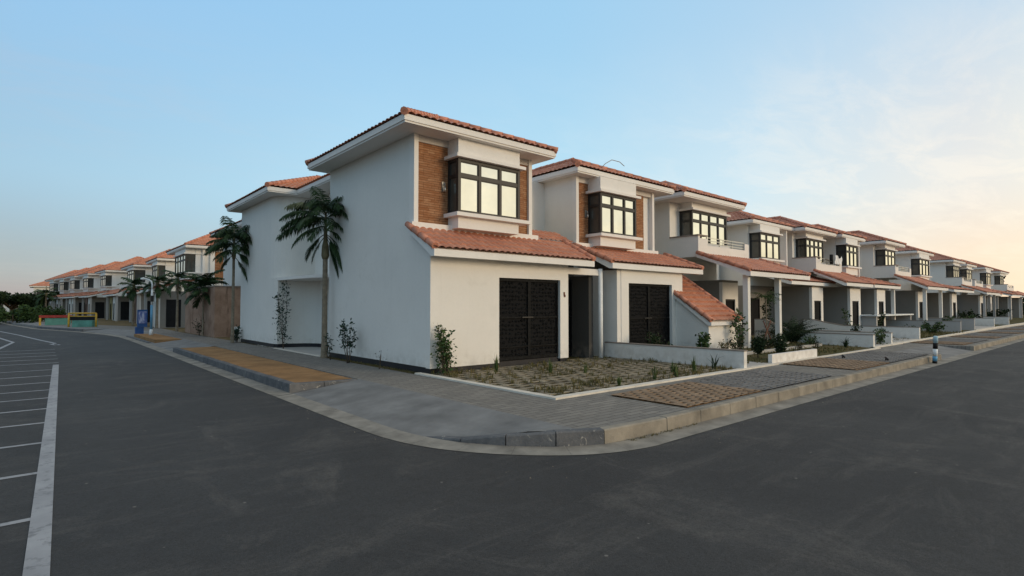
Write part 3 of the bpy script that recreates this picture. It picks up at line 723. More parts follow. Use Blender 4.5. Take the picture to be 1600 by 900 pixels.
# ------------------------------------------------------------ further row houses: kit in local coordinates
# origin at the block's left front wall corner, x along the front, y back, wall plane y=0
def railing(root, x0, x1, y, z0, z1, swirl=True):
    g = MB()
    for z in (z0, z0+(z1-z0)*.5, z1): g.box(x0, x1, y-.015, y+.015, z-.014, z+.014)
    n = max(2, int((x1-x0)/.9))
    for i in range(n+1): g.box(x0+(x1-x0)*i/n-.018, x0+(x1-x0)*i/n+.018, y-.018, y+.018, z0-.08, z1+.03)
    if swirl:
        c = (x0+x1)/2
        for s_ in (-1, 1):
            for k in range(3):
                g.tube([(c+s_*(.03+.30*q), y, (z0+z1)/2+.11*sin(q*4+k*2)) for q in [j/8 for j in range(9)]], .011, 5)
    return g.build('railing', M['steel'], root)
def row_unit(root, Wd, kind, depth=7, canopy=None, gap=2.0, n=3, fov=.62, rooms=(), spp=4, wallm='wall', colm=True, far=False, roofm='roof', bx=(.75, 3.6), roof_z=6.38, bd=.62, zg=0, open_door=(.3, 1.3), side=False):
    """canopy=(x0,x1,yeave,ztop)"""
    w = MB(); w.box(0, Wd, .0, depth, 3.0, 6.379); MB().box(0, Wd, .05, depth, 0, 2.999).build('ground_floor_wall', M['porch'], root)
    if gap: w.box(Wd+.001, Wd+gap, 2.6, depth-.01, 0, 6.37)
    w.build('wall', M[wallm], root)
    eaves(root, -.62, Wd+.62, -fov, depth+.5)
    tiled_hip(root, -.68, Wd+.68, -fov-.06, depth+.56, 6.585, spp=spp, mat=roofm)
    if gap: MB().box(Wd+.62, Wd+gap, 2.0, depth+.3, 6.371, 6.56).build('gap_roof', M['trim'], root)
    b0, b1 = bx
    if kind == 'bay':
        bay(root, b0, b1, -bd, 0, 4.5, 5.9, n, sr=.3, hood=True, apron=True, zbot=3.95)
        MB().box(Wd-.12, Wd, -.45, -.001, 3.9, 6.378).build('frame_fin', M['trim'], root)
    else:
        bay(root, b0, b1, -bd, 0, 4.6, 6.0, n, sr=.0, hood=True, apron=False)
        z0, z1 = 3.9, 4.66; yb = -1.35
        p = MB(); p.box(0, .14, yb, -.001, z0, z1+.12); p.box(.14, Wd+.5, yb, yb+.13, z0, z1-.25); p.box(Wd+.36, Wd+.5, yb+.131, -.001, z0, z1-.2)
        p.box(.14, .75, yb, yb+.129, z1-.249, z1+.02); p.box(Wd+.1, Wd+.5, yb, yb+.129, z1-.249, z1+.05); p.box(0.14, Wd+.36, yb+.131, -.001, z0, z0+.12); p.build('balcony_wall', M[wallm], root)
        c = MB(); c.box(-.05, .72, yb-.04, yb+.17, z1+.121, z1+.17); c.box(-.04, .17, yb+.171, -.001, z1+.121, z1+.17); c.build('balcony_coping', M['stone_cap'], root)
        railing(root, .76, Wd+.1, yb+.06, z1-.16, z1+.09, not far)
    if canopy:
        cx0, cx1, cy, czt = canopy
        yt = -1.36 if kind != 'bay' and False else (-.02 if kind == 'bay' else -1.36+.0)
        lower_roof(root, cx0, cx1, cy, yt, 3.0, czt, spp=spp, mat=roofm)
    if colm and canopy:
        for xx in colm if isinstance(colm, (list, tuple)) else (canopy[0]+.35, canopy[1]-.6):
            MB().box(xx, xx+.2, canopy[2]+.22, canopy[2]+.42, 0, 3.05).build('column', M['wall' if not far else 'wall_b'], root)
    for (rx0, rx1, ry, mt) in rooms:          # projecting ground rooms with a door in a narrow front
        r = MB(); dw = min(1.15, (rx1-rx0)*.62); dx = rx0+(rx1-rx0-dw)*.5
        r.box(rx0, dx, ry, ry+.15, 0, 2.9); r.box(dx, dx+dw, ry, ry+.15, 2.15, 2.9); r.box(dx+dw, rx1, ry, ry+.15, 0, 2.9)
        r.build('porch_front_wall', M['trim' if mt == 'wall' else mt], root)
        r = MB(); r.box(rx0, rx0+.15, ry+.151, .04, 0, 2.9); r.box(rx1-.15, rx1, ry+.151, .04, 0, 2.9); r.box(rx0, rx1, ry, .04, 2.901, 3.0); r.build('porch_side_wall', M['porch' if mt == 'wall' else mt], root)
        door(root, dx, dx+dw, ry+.08, .2, 2.15, 'door')
        if far and side: MB().box(rx1+.001, rx1+.03, ry+.55, ry+1.55, .2, 2.35).build('dark_gap_panel', M['black'], root)  # black panel painting the shaded gaps between columns onto the solid room side
    if open_door:
        door(root, open_door[0], open_door[1], .0, .2, 2.3, 'door')
def unit(x, y, label, **kw):
    r = thing('row_house', label, 'house', (x, y, 0), 0, ROWG); row_unit(r, **kw); return r
u3 = unit(20.65, 13.55, 'white row house with railed balcony over a tiled canopy on two columns', Wd=3.9, kind='balcony', canopy=(-.15, 5.4, -3.6, 4.02), gap=5.0, n=4, fov=1.1, bx=(.75, 3.75), rooms=[(2.2, 3.6, -1.2, 'wall')], colm=(.1, 2.85), spp=4)
u4 = unit(29.9, 14.65, 'white row house with full-height three-pane window set back beside the first balcony', Wd=4.1, kind='bay', canopy=(.1, 6.2, -2.3, 3.85), gap=.6, n=3, bx=(.25, 2.7), rooms=[(3.3, 4.9, -2.1, 'wall')], colm=(), spp=4)
u5 = unit(35.2, 14.4, 'white row house whose balcony holds a dark upright roll and white cloth', Wd=3.7, kind='balcony', canopy=(-.4, 4.1, -3.1, 3.95), gap=.9, n=4, fov=1.0, bx=(.5, 3.2), rooms=[(1.7, 3.5, -2.6, 'wall')], colm=(), spp=3)
u6 = unit(40.4, 13.75, 'white row house with narrow bay window, right of the balcony with white cloth', Wd=3.2, kind='bay', canopy=(-1.0, 4.4, -2.5, 3.9), gap=2.2, n=3, bx=(.1, 2.3), rooms=[(.9, 2.6, -2.1, 'wall')], colm=(3.9,), spp=3, open_door=(2.65, 3.1))
u7 = unit(46.75, 13.35, 'white row house with balcony and tall blank side wall, above the thin white slab', Wd=3.5, kind='balcony', canopy=(-.3, 5.4, -3.3, 4.05), gap=6.0, n=3, fov=.95, bx=(.45, 2.9), rooms=[(2.0, 3.6, -2.2, 'wall')], colm=(.2, 4.6), spp=3)
u8 = unit(57.2, 13.55, 'white row house with stacked tall bay windows between two balcony houses in the distance', Wd=4.2, kind='bay', canopy=(-1.5, 6, -3.2, 3.95), gap=6.5, n=3, bx=(.1, 3.2), rooms=[(2.0, 3.8, -2.4, 'wall')], colm=(), spp=3, far=True)
u9 = unit(71.3, 13.9, 'far white row house with balcony and a dark motorcycle in front', Wd=4.2, kind='balcony', canopy=(-.5, 6.5, -3.3, 3.95), gap=3.5, n=3, fov=.8, bx=(.3, 3.0), rooms=[(2.0, 3.8, -2.4, 'wall')], colm=(.3, 5.5), spp=3, far=True)
u10 = unit(79.3, 14.2, 'far white row house with balcony, third from the end of the right street', Wd=4.0, kind='balcony', canopy=(-.5, 6, -2.8, 3.95), gap=4.5, n=3, fov=.8, bx=(.3, 3.0), rooms=[(2.0, 3.8, -2.2, 'wall')], colm=(.3, 5), spp=3, far=True)
u11 = unit(88.1, 13.8, 'far white row house with bay window, second from the end of the right street', Wd=4.0, kind='bay', canopy=(-.5, 7, -3.0, 3.95), gap=7.5, n=3, bx=(.1, 3.0), rooms=[(2.0, 3.8, -2.4, 'wall')], colm=(.3,), spp=3, far=True)
u12 = unit(100.3, 14.2, 'last visible white row house of the right street, beside the far tree', Wd=5.0, kind='balcony', canopy=(-.5, 8, -3.0, 3.95), gap=0, n=3, fov=.8, bx=(.3, 3.0), rooms=[(2.0, 3.8, -2.4, 'wall')], colm=(.3, 6), spp=3, far=True)

# balcony clutter on the fifth house
tag(MB().tube([(37.35, 12.95, 4.45), (37.35, 12.95, 4.75), (37.36, 12.95, 5.05)], [.10, .11, .10], 12).build('rolled_mat', M['black']), 'dark upright roll standing on the balcony beside the white cloth', 'roll')
cl = MB()
for i in range(8):
    for j in range(6):
        P = lambda a, b: (38.1+a*.14, 12.98+.03*sin(a*1.7+b), 4.5+b*.08+.10*sin(a*.9)*(b/6))
        cl.quad(P(i, j), P(i+1, j), P(i+1, j+1), P(i, j+1))
clo = cl.build('cloth', M['white']); so_ = clo.modifiers.new('s', 'SOLIDIFY'); so_.thickness = .01
tag(clo, 'white cloth draped on the balcony beside the dark roll', 'cloth')
cb = MB().tube([(34.2, 12.4, 4.45), (35, 12.5, 4.55), (36, 12.8, 4.66), (36.8, 12.85, 4.6), (37.3, 12.9, 4.6)], .02, 6).build('cable', M['black'])
tag(cb, 'thin black cable strung across the balcony wall to the dark roll', 'cable')

# ------------------------------------------------------------ left row (front faces -X)
def lunit(X, Y, Wd, label, rot=0, **kw):
    # X,Y: world position of the near front corner of the wall; local x runs towards +Y so mirror with the far end as origin
    a = radians(-90)+rot
    # origin = far end of the front: near corner + Wd along the far direction
    dx, dy = -cos(a)*Wd, -sin(a)*Wd
    r = thing('row_house', label, 'house', (X+dx, Y+dy, 0), a, LEFTG); row_unit(r, Wd=Wd, **kw); return r
kw = dict(spp=3, roofm='roof_o', gap=0, far=True, side=True, bd=1.15, fov=1.25)
la = lunit(9.65, 49.1, 7.0, 'cream house with brown stone panel and corner window, left of the brown boundary wall', kind='bay', canopy=(-.3, 6.6, -3.2, 3.95), n=4, bx=(2.6, 6.95), rooms=[(1.0, 2.6, -2.6, 'wall'), (4.6, 6.2, -2.8, 'wall')], colm=(.2,), depth=4.2, **kw)
# side panel of that house (faces the viewer)
MB().box(7.001, 7.09, .9, 2.0, 3.95, 6.2).build('stone_panel', M['brick'], la)
MB().box(7.001, 7.2, .0, .18, 3.5, 6.377).build('frame_fin', M['trim'], la); MB().box(7.001, 7.2, .55, .88, 3.5, 6.377).build('frame_fin', M['trim'], la)
MB().box(7.001, 7.06, 2.6, 3.0, 4.4, 5.8).build('window', M['frame'], la)
l0 = thing('row_house', 'cream house wing directly behind the brown boundary wall, next to the corner house', 'house', (9.08, 33.3, 0), 0, LEFTG)
MB().box(0, 6, 0, 6.5, 0, 6.379).build('wall', M['wall'], l0)
eaves(l0, -.62, 6.6, -.6, 7.1); tiled_hip(l0, -.68, 6.66, -.66, 7.16, 6.585, spp=4, mat='roof_o')
MB().box(-.02, -.001, 5.6, 6.2, 4.5, 5.9).build('window', M['frame'], l0)
LP = [(9.9, 64.6, 6, 'bay', 0), (9.2, 76.5, 8, 'balcony', 2), (7.6, 90.5, 7, 'bay', 4), (6.3, 101.5, 6.5, 'bay', 6), (5.1, 111, 6.5, 'bay', 7), (4.0, 120, 6, 'bay', 8), (2.8, 129, 6, 'bay', 9)]
LL = ['second cream house along the left street, tan garage front, behind the palms', 'third house along the left street with a balcony above an olive porch wall',
      'fourth house along the left street, brown porch walls, above the yellow frame', 'fifth house along the left street, directly above the yellow frame',
      'sixth house along the left street, three pale columns on the porch', 'seventh house along the left street, above the red rail', 'eighth house along the left street, last before the far cross house']
for i, ((X, Y, Wd, kd, rt), lb) in enumerate(zip(LP, LL)):
    lunit(X, Y, Wd, lb, rot=radians(rt), kind=kd, canopy=(-1.2, Wd+.4, -3.0, 3.95), n=3, bx=(Wd*.45, Wd-.1), depth=7, wallm='wall',
          rooms=[(.6, 2.4, -2.5, ('brownw', 'olive', 'brownw', 'wall', 'wall', 'wall', 'wall')[i]), (3.4, 5.2, -2.5, 'wall')], colm=(.1, Wd-.1), **kw)
lx = thing('row_house', 'pale house with orange roof at the far end of the left street', 'house', (-1.2, 150, .15), 0, LEFTG)
MB().box(0, 7, 0, 8, 0, 5.6).build('wall', M['wall'], lx); eaves(lx, -.6, 7.6, -.6, 8.6, 5.6); tiled_hip(lx, -.66, 7.66, -.66, 8.66, 5.8, spp=3, mat='roof_o')
MB().box(.5, 1.6, -.06, -.002, 3.2, 4.8).build('window', M['frame'], lx); MB().box(.4, 1.8, -.9, -.001, 2.7, 2.85).build('awning', M['trim'], lx)

# ------------------------------------------------------------ walls between gardens
def garden_wall(x, y0, y1, h, label, swoop=None, mat='wall', end=.16, name='garden_wall', cap=True):
    r = wthing(name, label, 'wall', (x, y0, .15), 'low walls between the front gardens')
    prof = [(y0, h)]
    if swoop: prof += [(y0+(y1-y0)*.62, h), (y0+(y1-y0)*.78, h+swoop*.5), (y0+(y1-y0)*.9, h+swoop), (y1, h+swoop)]
    else: prof += [(y1, h)]
    pts = [(x, y0, .05)]+[(x, y, z+.15) for y, z in prof]+[(x, y1, .05)]
    MB().extr(pts, (end, 0, 0)).build('wall_body', M[mat], r)
    if cap:
        c = MB()
        for i in range(len(prof)-1):
            (ya, za), (yb, zb) = prof[i], prof[i+1]
            c.extr([(x-.02, ya-(.02 if i == 0 else 0), za+.151), (x-.02, yb, zb+.151), (x-.02, yb, zb+.18), (x-.02, ya-(.02 if i == 0 else 0), za+.18)], (end+.04, 0, 0))
        c.build('coping', M['stone_cap'], r)
    return r
garden_wall(14.30, 7.14, 11.9, .48, 'low white wall with brown coping right of the weedy lattice-paved forecourt')
garden_wall(25.5, 7.35, 12.2, .52, 'low white wall stepping up in a curve beside the staked sapling', swoop=.55)
garden_wall(28.4, 7.5, 12.2, .5, 'low white wall just behind the curved one, with a small bush at its street end')
garden_wall(33.1, 7.55, 13, .62, 'low white wall left of the striped bollard top', swoop=.3)
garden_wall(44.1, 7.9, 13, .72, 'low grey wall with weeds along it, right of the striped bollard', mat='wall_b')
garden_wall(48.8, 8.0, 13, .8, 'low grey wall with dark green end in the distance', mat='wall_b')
garden_wall(57.5, 8.2, 13.2, .7, 'far low white wall before the motorcycle house', mat='wall')
garden_wall(66, 8.4, 13.2, .7, 'farthest low white wall near the end of the kerb', mat='wall')
fw = wthing('front_wall', 'low cream front wall along the sandy verge patch', 'wall', (16.2, 7.25, .15))
MB().box(16.2, 19.5, 7.245, 7.36, .10, .43).build('wall_body', M['trim'], fw)
# brown boundary wall
bw = wthing('boundary_wall', 'tall stained brown boundary wall behind the thin palm trunks', 'wall', (7.2, 33.2, .15))
m_ = MB(); m_.box(7.2, 7.4, 33.3, 41.3, -.05, 2.9); m_.box(7.401, 12, 33.3, 33.5, -.05, 2.9); m_.build('wall_body', M['brownwall'], bw)
m_ = MB(); m_.box(7.16, 7.44, 33.26, 41.34, 2.901, 2.97); m_.box(7.441, 12, 33.26, 33.54, 2.901, 2.97); m_.build('coping', M['stone_cap'], bw)
sw_ = wthing('planter_wall', 'small low white wall beside the second palm trunk', 'wall', (7.0, 28.6, .15))
MB().box(6.98, 7.5, 28.55, 28.7, .1, .85).build('wall_body', M['trim'], sw_)

# slab on the wall of the seventh house
sl_ = wthing('slab', 'thin white slab laid level over the garden wall behind the bollard', 'slab', (42.5, 11, 1.1))
MB().box(38.6, 46.5, 10.9, 12.4, 1.22, 1.30).build('slab_top', M['white'], sl_); MB().box(38.8, 39.0, 11.0, 12.3, .1, 1.219).build('leg', M['wall_b'], sl_); MB().box(46.1, 46.3, 11.0, 12.3, .1, 1.219).build('leg', M['wall_b'], sl_)

# ------------------------------------------------------------ gardens
gd = MB()
gd.quad((14.47, 7.25, .16), (25.49, 7.25, .16), (25.49, 13, .30), (14.47, 13, .30))
gd.quad((25.67, 7.5, .16), (60, 8.3, .16), (60, 14, .26), (25.67, 14, .26)); gd.quad((60, 8.3, .16), (120, 8.9, .16), (120, 14.6, .26), (60, 14, .26))
struct('garden_ground', gd, M['garden'])
gp = MB()
gp.box(14.47, 16.15, 7.25, 9.2, .05, .185)
for yy in (8.9, 10.2): gp.box(17.4, 24.5, yy, yy+.12, .1, .30)
gp.prism([(25.67, 7.47), (28.3, 7.52), (28.3, 8.6), (25.67, 8.6)], .05, .20); gp.prism([(28.6, 7.54), (33.0, 7.6), (33.0, 9.0), (28.6, 9.0)], .05, .22)
gp.prism([(49, 7.95), (57, 8.1), (57, 10), (49, 10)], .05, .24)
struct('garden_path', gp, M['pathw'])

# ------------------------------------------------------------ bollard
bo = thing('bollard', 'leaning striped bollard in light blue, black, white and blue at the kerb end', 'bollard', (22.35, 4.70, -.03), 0); bo.rotation_euler = (radians(4), radians(-6), 0)
h_ = [(0, .08, 'black', 'base'), (.08, .24, 'lblue', 'band'), (.24, .48, 'white', 'band'), (.48, .68, 'black', 'band'), (.68, .87, 'paleblue', 'band')]
for a, b, mt, nm in h_:
    c = MB().tube([(0, 0, a), (0, 0, b)] + ([(0, 0, b+.03)] if b > .86 else []), [.068, .068]+([.05] if b > .86 else []), 20).build(nm, M[mt], bo)

# ------------------------------------------------------------ street lamp and board
sl = wthing('street_lamp', 'white and blue street lamp with curved arm on the small sand island', 'lamp', (4.9, 37.9, .15))
MB().tube([(4.9, 37.9, .12), (4.9, 37.9, .5)], [.12, .08], 12).build('base', M['white'], sl)
MB().tube([(4.9, 37.9, .5), (4.9, 37.9, 1.9)], .065, 12).build('lower_pole', M['lblue'], sl)
MB().tube([(4.9, 37.9, 1.9), (4.9, 37.9, 2.8)], .05, 12).build('pole', M['white'], sl)
MB().tube([(4.9, 37.9, 2.8), (4.9, 37.9, 3.1), (4.86, 37.95, 3.28), (4.74, 38.0, 3.38), (4.6, 38.05, 3.42)], .045, 10).build('arm', M['white'], sl)
MB().tube([(4.62, 38.05, 3.42), (4.5, 38.1, 3.43), (4.36, 38.14, 3.42)], [.04, .08, .05], 10).build('lamp_head', M['white'], sl)
MB().box(4.82, 4.98, 37.8, 37.99, 2.1, 2.45).build('junction_box', M['frame'], sl)
sb = wthing('notice_board', 'blue notice board with pale poster on a blue box beside the street lamp', 'sign', (4.9, 40.5, .15))
m_ = MB(); m_.box(4.42, 4.85, 40.5, 40.8, .1, .55); m_.build('base', M['blue'], sb)
m_ = MB(); m_.box(4.50, 5.02, 40.45, 40.6, .56, 1.62); m_.build('board', M['blue'], sb)
def mk_poster():
    m, n, b = newmat('poster', .4, .4); p = geo(n)
    n.l.new(n.mix(n.ramp(n.noise(n.mapping(p, (3, 1, 1)), 2.4, 4, .6), [(.45, 0), (.6, 1)]), (.07, .12, .35), (.45, .48, .62)), b.inputs['Base Color']); return m
MB().box(4.56, 4.96, 40.43, 40.449, .78, 1.52).build('poster', mk_poster(), sb)
# yellow framed stand and red rail
yf = wthing('barrier_frame', 'yellow metal frame around a green box at the far road corner', 'frame', (2.4, 57, .0))
m_ = MB()
for (x, y) in ((1.75, 57.4), (3.45, 56.2)): m_.tube([(x, y, 0), (x, y, 1.25)], .07, 8)
m_.tube([(1.75, 57.4, 1.25), (3.45, 56.2, 1.25)], .06, 8); m_.tube([(1.75, 57.4, 1.0), (3.45, 56.2, 1.0)], .04, 8); m_.tube([(2.2, 57.1, 1.0), (2.2, 57.1, 1.25)], .05, 8); m_.build('frame', M['yellow'], yf)
m_ = MB(); m_.extr([(1.82, 57.35, .68), (3.38, 56.25, .68), (3.38, 56.25, .96), (1.82, 57.35, .96)], (.06, .09, 0)); m_.build('black_panel', M['black'], yf)
m_ = MB(); m_.extr([(1.95, 57.0, .02), (3.2, 56.1, .02), (3.2, 56.1, .67), (1.95, 57.0, .67)], (.4, .55, 0)); m_.build('green_box', M['green'], yf)
rr_ = wthing('barrier_frame', 'red rail on orange posts left of the yellow frame', 'frame', (1, 64, .0))
m_ = MB(); m_.box(-.1, 2.2, 63.9, 64.0, .8, 1.02); m_.build('rail', M['red'], rr_); m_ = MB(); m_.box(-.1, .05, 63.9, 64.0, 0, .799); m_.build('post', M['yellow'], rr_); m_ = MB(); m_.box(.3, 2.1, 64.01, 64.06, .1, .75); m_.build('panel', M['green'], rr_)

# motorcycle
def moto(x, y, z, rz, label):
    r = thing('motorcycle', label, 'motorcycle', (x, y, z), rz)
    for wx in (-.65, .65):
        t = MB()
        t.tube([(wx+.28*cos(a), 0, .30+.28*sin(a)) for a in [2*pi*i/16 for i in range(17)]], .055, 6, cap=False); t.build('wheel', M['black'], r)
    b = MB(); b.tube([(-.6, 0, .62), (-.2, 0, .78), (.15, 0, .75), (.35, 0, .95)], [.10, .14, .10, .07], 8); b.tube([(-.65, 0, .3), (0, 0, .35), (.3, 0, .5), (.5, 0, .9)], [.05, .12, .12, .06], 8); b.tube([(.65, 0, .3), (.5, 0, .95)], .03, 6); b.build('body', M['maroon'], r)
    s_ = MB(); s_.tube([(-.6, 0, .80), (-.1, 0, .84)], [.10, .12], 8); s_.build('seat', M['black'], r)
    h = MB(); h.tube([(.45, -.32, 1.02), (.5, 0, .98), (.45, .32, 1.02)], .02, 6); h.build('handlebar', M['black'], r)
    return r
moto(66.5, 12.6, .24, radians(25), 'dark red motorcycle parked before a far garage on the right street')

# ============================================================ PLANTS
def leaf_cloud(mb, c, r, n, sz, m=0, flat=1.0, up=.3):
    for _ in range(n):
        while True:
            p = Vector((random.uniform(-1, 1), random.uniform(-1, 1), random.uniform(-1, 1)))
            if p.length <= 1: break
        p = Vector((c[0]+p.x*r[0], c[1]+p.y*r[1], c[2]+p.z*r[2]))
        leaf(mb, p, sz*random.uniform(.6, 1.3), m)
def leaf(mb, p, L, m=0):
    d = Vector((random.uniform(-1, 1), random.uniform(-1, 1), random.uniform(-.6, .9))).normalized()
    s_ = d.cross(Vector((random.uniform(-1, 1), random.uniform(-1, 1), random.uniform(-1, 1)))).normalized()*L*.24
    q = p+d*L*.5; mb.quad(p, q+s_, p+d*L, q-s_, m=m)
def stem_pts(p, top, bend, k=6):
    p = Vector(p); top = Vector(top); b = Vector((random.uniform(-1, 1), random.uniform(-1, 1), 0))*bend
    return [p.lerp(top, i/k)+b*sin(pi*i/k) for i in range(k+1)]
def shrub(x, y, z, h, w, label, stems=5, leaves=70, lsz=.09, mat='leaf', lean=(0, 0), name='shrub', group=None, low=.25, thick=.012, clump=.16):
    r = wthing(name, label, 'shrub', (x, y, z), group)
    st_ = MB(); lf = MB()
    for i in range(stems):
        a = random.uniform(0, 2*pi); hh = h*random.uniform(.6, 1) if i else h
        top = (x+cos(a)*w/2*random.uniform(.3, 1)+lean[0], y+sin(a)*w/2*random.uniform(.2, .8)+lean[1], z+hh)
        pts = stem_pts((x+random.uniform(-.04, .04), y+random.uniform(-.04, .04), z-.05), top, .06)
        st_.tube(pts, [thick*(1-.7*j/len(pts)) for j in range(len(pts))], 5)
        for k in range(leaves):
            f = low+(1-low)*random.random()**.8; j = min(len(pts)-2, int(f*(len(pts)-1))); p = Vector(pts[j]).lerp(Vector(pts[j+1]), f*(len(pts)-1)-j)
            o_ = Vector((random.gauss(0, clump), random.gauss(0, clump*.7), random.gauss(0, clump*.6)))*(1.15-f*.6)*.6
            leaf(lf, p+o_, lsz*random.uniform(.6, 1.3))
            if k % 7 == 0: st_.tube([p, p+o_], [.004, .002], 3)
    st_.build('stem', M['bark'], r); lf.build('foliage', M[mat], r); return r
def blades(mb, x, y, z, n, h, spread, wd=.012, m=0):
    for _ in range(n):
        a = random.uniform(0, 2*pi); s_ = random.uniform(.1, 1)*spread; hh = h*random.uniform(.5, 1.1)
        bx, by = x+random.gauss(0, .02), y+random.gauss(0, .02); q = Vector((-sin(a), cos(a), 0))*wd
        p0 = Vector((bx, by, z)); p1 = Vector((bx+cos(a)*s_*.35, by+sin(a)*s_*.35, z+hh*.6)); p2 = Vector((bx+cos(a)*s_, by+sin(a)*s_, z+hh*(.95 if s_ < spread*.6 else .75)))
        mb.quad(p0-q, p0+q, p1+q*.8, p1-q*.8, m=m); mb.quad(p1-q*.8, p1+q*.8, p2, m=m)
def frond(mb, base, az, e0, L, droop, pairs=26, ll=.42, wd=.06, m=0, k=10, twist=0, hang=.35):
    """arched rachis with two rows of leaflets"""
    base = Vector(base); pts = [base]; el = e0; step = L/k
    for i in range(k):
        el_ = e0-droop*((i+.5)/k)**1.2
        pts.append(pts[-1]+Vector((cos(az)*cos(el_), sin(az)*cos(el_), sin(el_)))*step)
    mb.tube(pts, [.016*(1-.8*i/k) for i in range(k+1)], 4, m=m)
    side0 = Vector((-sin(az), cos(az), 0))
    for i in range(pairs):
        f = .16+.84*i/(pairs-1); j = min(k-1, int(f*k)); p = pts[j].lerp(pts[j+1], f*k-j); d = (pts[j+1]-pts[j]).normalized()
        up = side0.cross(d)*-1
        if up.z < 0: up = -up
        l_ = ll*(sin(pi*(.12+.80*f))**.6)*random.uniform(.85, 1.1)
        for s_ in (-1, 1):
            dr = (side0*s_*.75+d*.62+up*.22+Vector((0, 0, -hang*random.uniform(.6, 1.3)))).normalized()
            tip = p+dr*l_*.55+ (dr+Vector((0, 0, -.55-hang))).normalized()*l_*.45; mid = p+dr*l_*.55; q = d*wd*.5
            mb.quad(p-q*.6, p+q*.6, mid+q, mid-q, m=m); mb.quad(mid-q, mid+q, tip, m=m)
def palm(x, y, z, ht, hc, label, fl=1.3, nf=12, r0=.10, lean=(0, 0), specs=None, pale=(), group='palms planted along the left pavement', shaft=True, pairs=26, name='palm_tree', el=(1.25, -.35)):
    r = wthing(name, label, 'palm tree', (x, y, z), group)
    n_ = 14; pts = [(x+lean[0]*(i/n_), y+lean[1]*(i/n_), z-.05+(ht+.05)*i/n_) for i in range(n_+1)]
    t_ = MB(); rp_ = []; pp = []
    for i in range(n_*3+1):
        f = i/(n_*3); pp.append((x+lean[0]*f, y+lean[1]*f, z-.05+(ht+.05)*f)); rp_.append(r0*(1.25-.45*min(1, f*5)*.6-.18*f)*(1+(.05 if i % 2 else 0)))
    t_.tube(pp, rp_, 12); t_.build('trunk', M['trunk'], r)
    tx, ty = x+lean[0], y+lean[1]
    if shaft: MB().tube([(tx, ty, z+ht-.02), (tx, ty, z+ht+.1), (tx, ty, z+ht+.42), (tx, ty, z+ht+.6), (tx, ty, z+hc+.4)], [r0*.95, r0*1.35, r0*1.15, r0*.7, r0*.3], 12).build('crown_shaft', M['cshaft'], r)
    top = z+ht+.3*(hc-ht)
    if specs is None:
        specs = []
        for i in range(nf):
            f = i/(nf-1); specs.append((i*2.399+random.uniform(-.2, .2), el[0]+(el[1]-el[0])*f+random.uniform(-.1, .1), fl*random.uniform(.85, 1.1), 1.1+.5*random.random()))
    for i, sp_ in enumerate(specs):
        a, e0, L, dr = sp_[:4]; zz = sp_[4]+z if len(sp_) > 4 else top-.02*i
        m_ = MB(); frond(m_, (tx+.04*cos(a), ty+.04*sin(a), zz), a, e0, L, dr, pairs=pairs, ll=L*(.37 if len(sp_) > 4 else .40), wd=L/pairs*(1.25 if pairs > 24 else 1.3), hang=.6 if len(sp_) > 4 else .35)
        m_.build('frond', M['palm_dry' if i in pale else 'palm'], r)
    return r
# palm in front of the corner house: image-left is roughly -X+Y, so azimuths are chosen from the photograph
A = radians
NP = [(139, 8, 1.6, .95, 4.45), (141, 52, 1.35, 1.5, 4.7), (155, 32, 1.4, 1.3, 4.6), (125, 30, 1.2, 1.2, 4.5), (-48, 62, 1.3, 1.4, 4.8), (-38, 48, 1.35, 1.35, 4.75), (-42, 28, 1.35, 1.3, 4.6),
      (-30, 8, 1.25, 1.1, 4.45), (-50, -15, 1.25, .9, 4.2), (-38, -38, 1.35, .6, 4.05), (-62, -42, 1.35, .6, 4.0), (-52, -62, 1.3, .3, 3.95), (135, -30, 1.05, .9, 4.05), (150, -50, .9, .6, 3.95), (-128, 42, 1.3, 1.9, 4.7),
      (-105, 20, 1.2, 1.6, 4.5), (-160, 24, 1.25, 1.6, 4.5), (-90, 50, 1.3, 1.8, 4.7), (-142, 0, 1.1, 1.2, 4.3), (49, 55, 1.2, 1.5, 4.7), (15, 40, 1.3, 1.4, 4.6), (85, 35, 1.2, 1.3, 4.5), (95, 78, 1.2, 1.0, 4.85), (-20, 72, 1.1, 1.3, 4.85),
      (145, 20, 1.45, 1.25, 4.55), (130, 60, 1.2, 1.9, 4.75), (-55, 5, 1.3, 1.2, 4.4), (-35, -22, 1.3, .9, 4.2), (-70, 35, 1.3, 1.7, 4.65), (160, -5, 1.2, 1.1, 4.3), (-140, 55, 1.3, 2.0, 4.75), (-48, -50, 1.25, .5, 4.0)]
palm(7.06, 17.65, .15, 3.25, 4.4, 'tallest palm, thick grey trunk against the corner house side wall', r0=.095, pale=(1,), pairs=36, specs=[(A(a), A(b), c, d, e_) for a, b, c, d, e_ in NP])
palm(6.75, 27.7, .15, 3.9, 4.9, 'slender palm with bulging upper trunk in front of the rear wing corner', r0=.07, pairs=30, specs=[(A(a+7), A(b+3), c*(.80 if a > 100 else 1.2), d, e_-.02) for a, b, c, d, e_ in NP[:9]+NP[12:13]+NP[14:]] + [(A(-41), A(2), 2.1, .9, 4.35), (A(-38), A(22), 2.0, 1.1, 4.45), (A(-44), A(-22), 1.6, .8, 4.2)])
palm(7.05, 35.3, .15, 2.65, 3.5, 'dark-trunked palm with a wide dense crown over the brown wall', r0=.055, fl=1.25, nf=28, pairs=22, el=(1.45, -.15), shaft=False)
palm(6.95, 42.6, .15, 3.2, 4.4, 'palm just left of the brown boundary wall, trunk touching its edge', r0=.075, fl=1.1, nf=14, pairs=20)
palm(6.7, 49.2, .15, 3.2, 4.4, 'palm directly right of the street lamp, reddish trunk', r0=.10, fl=1.2, nf=16, pairs=18)
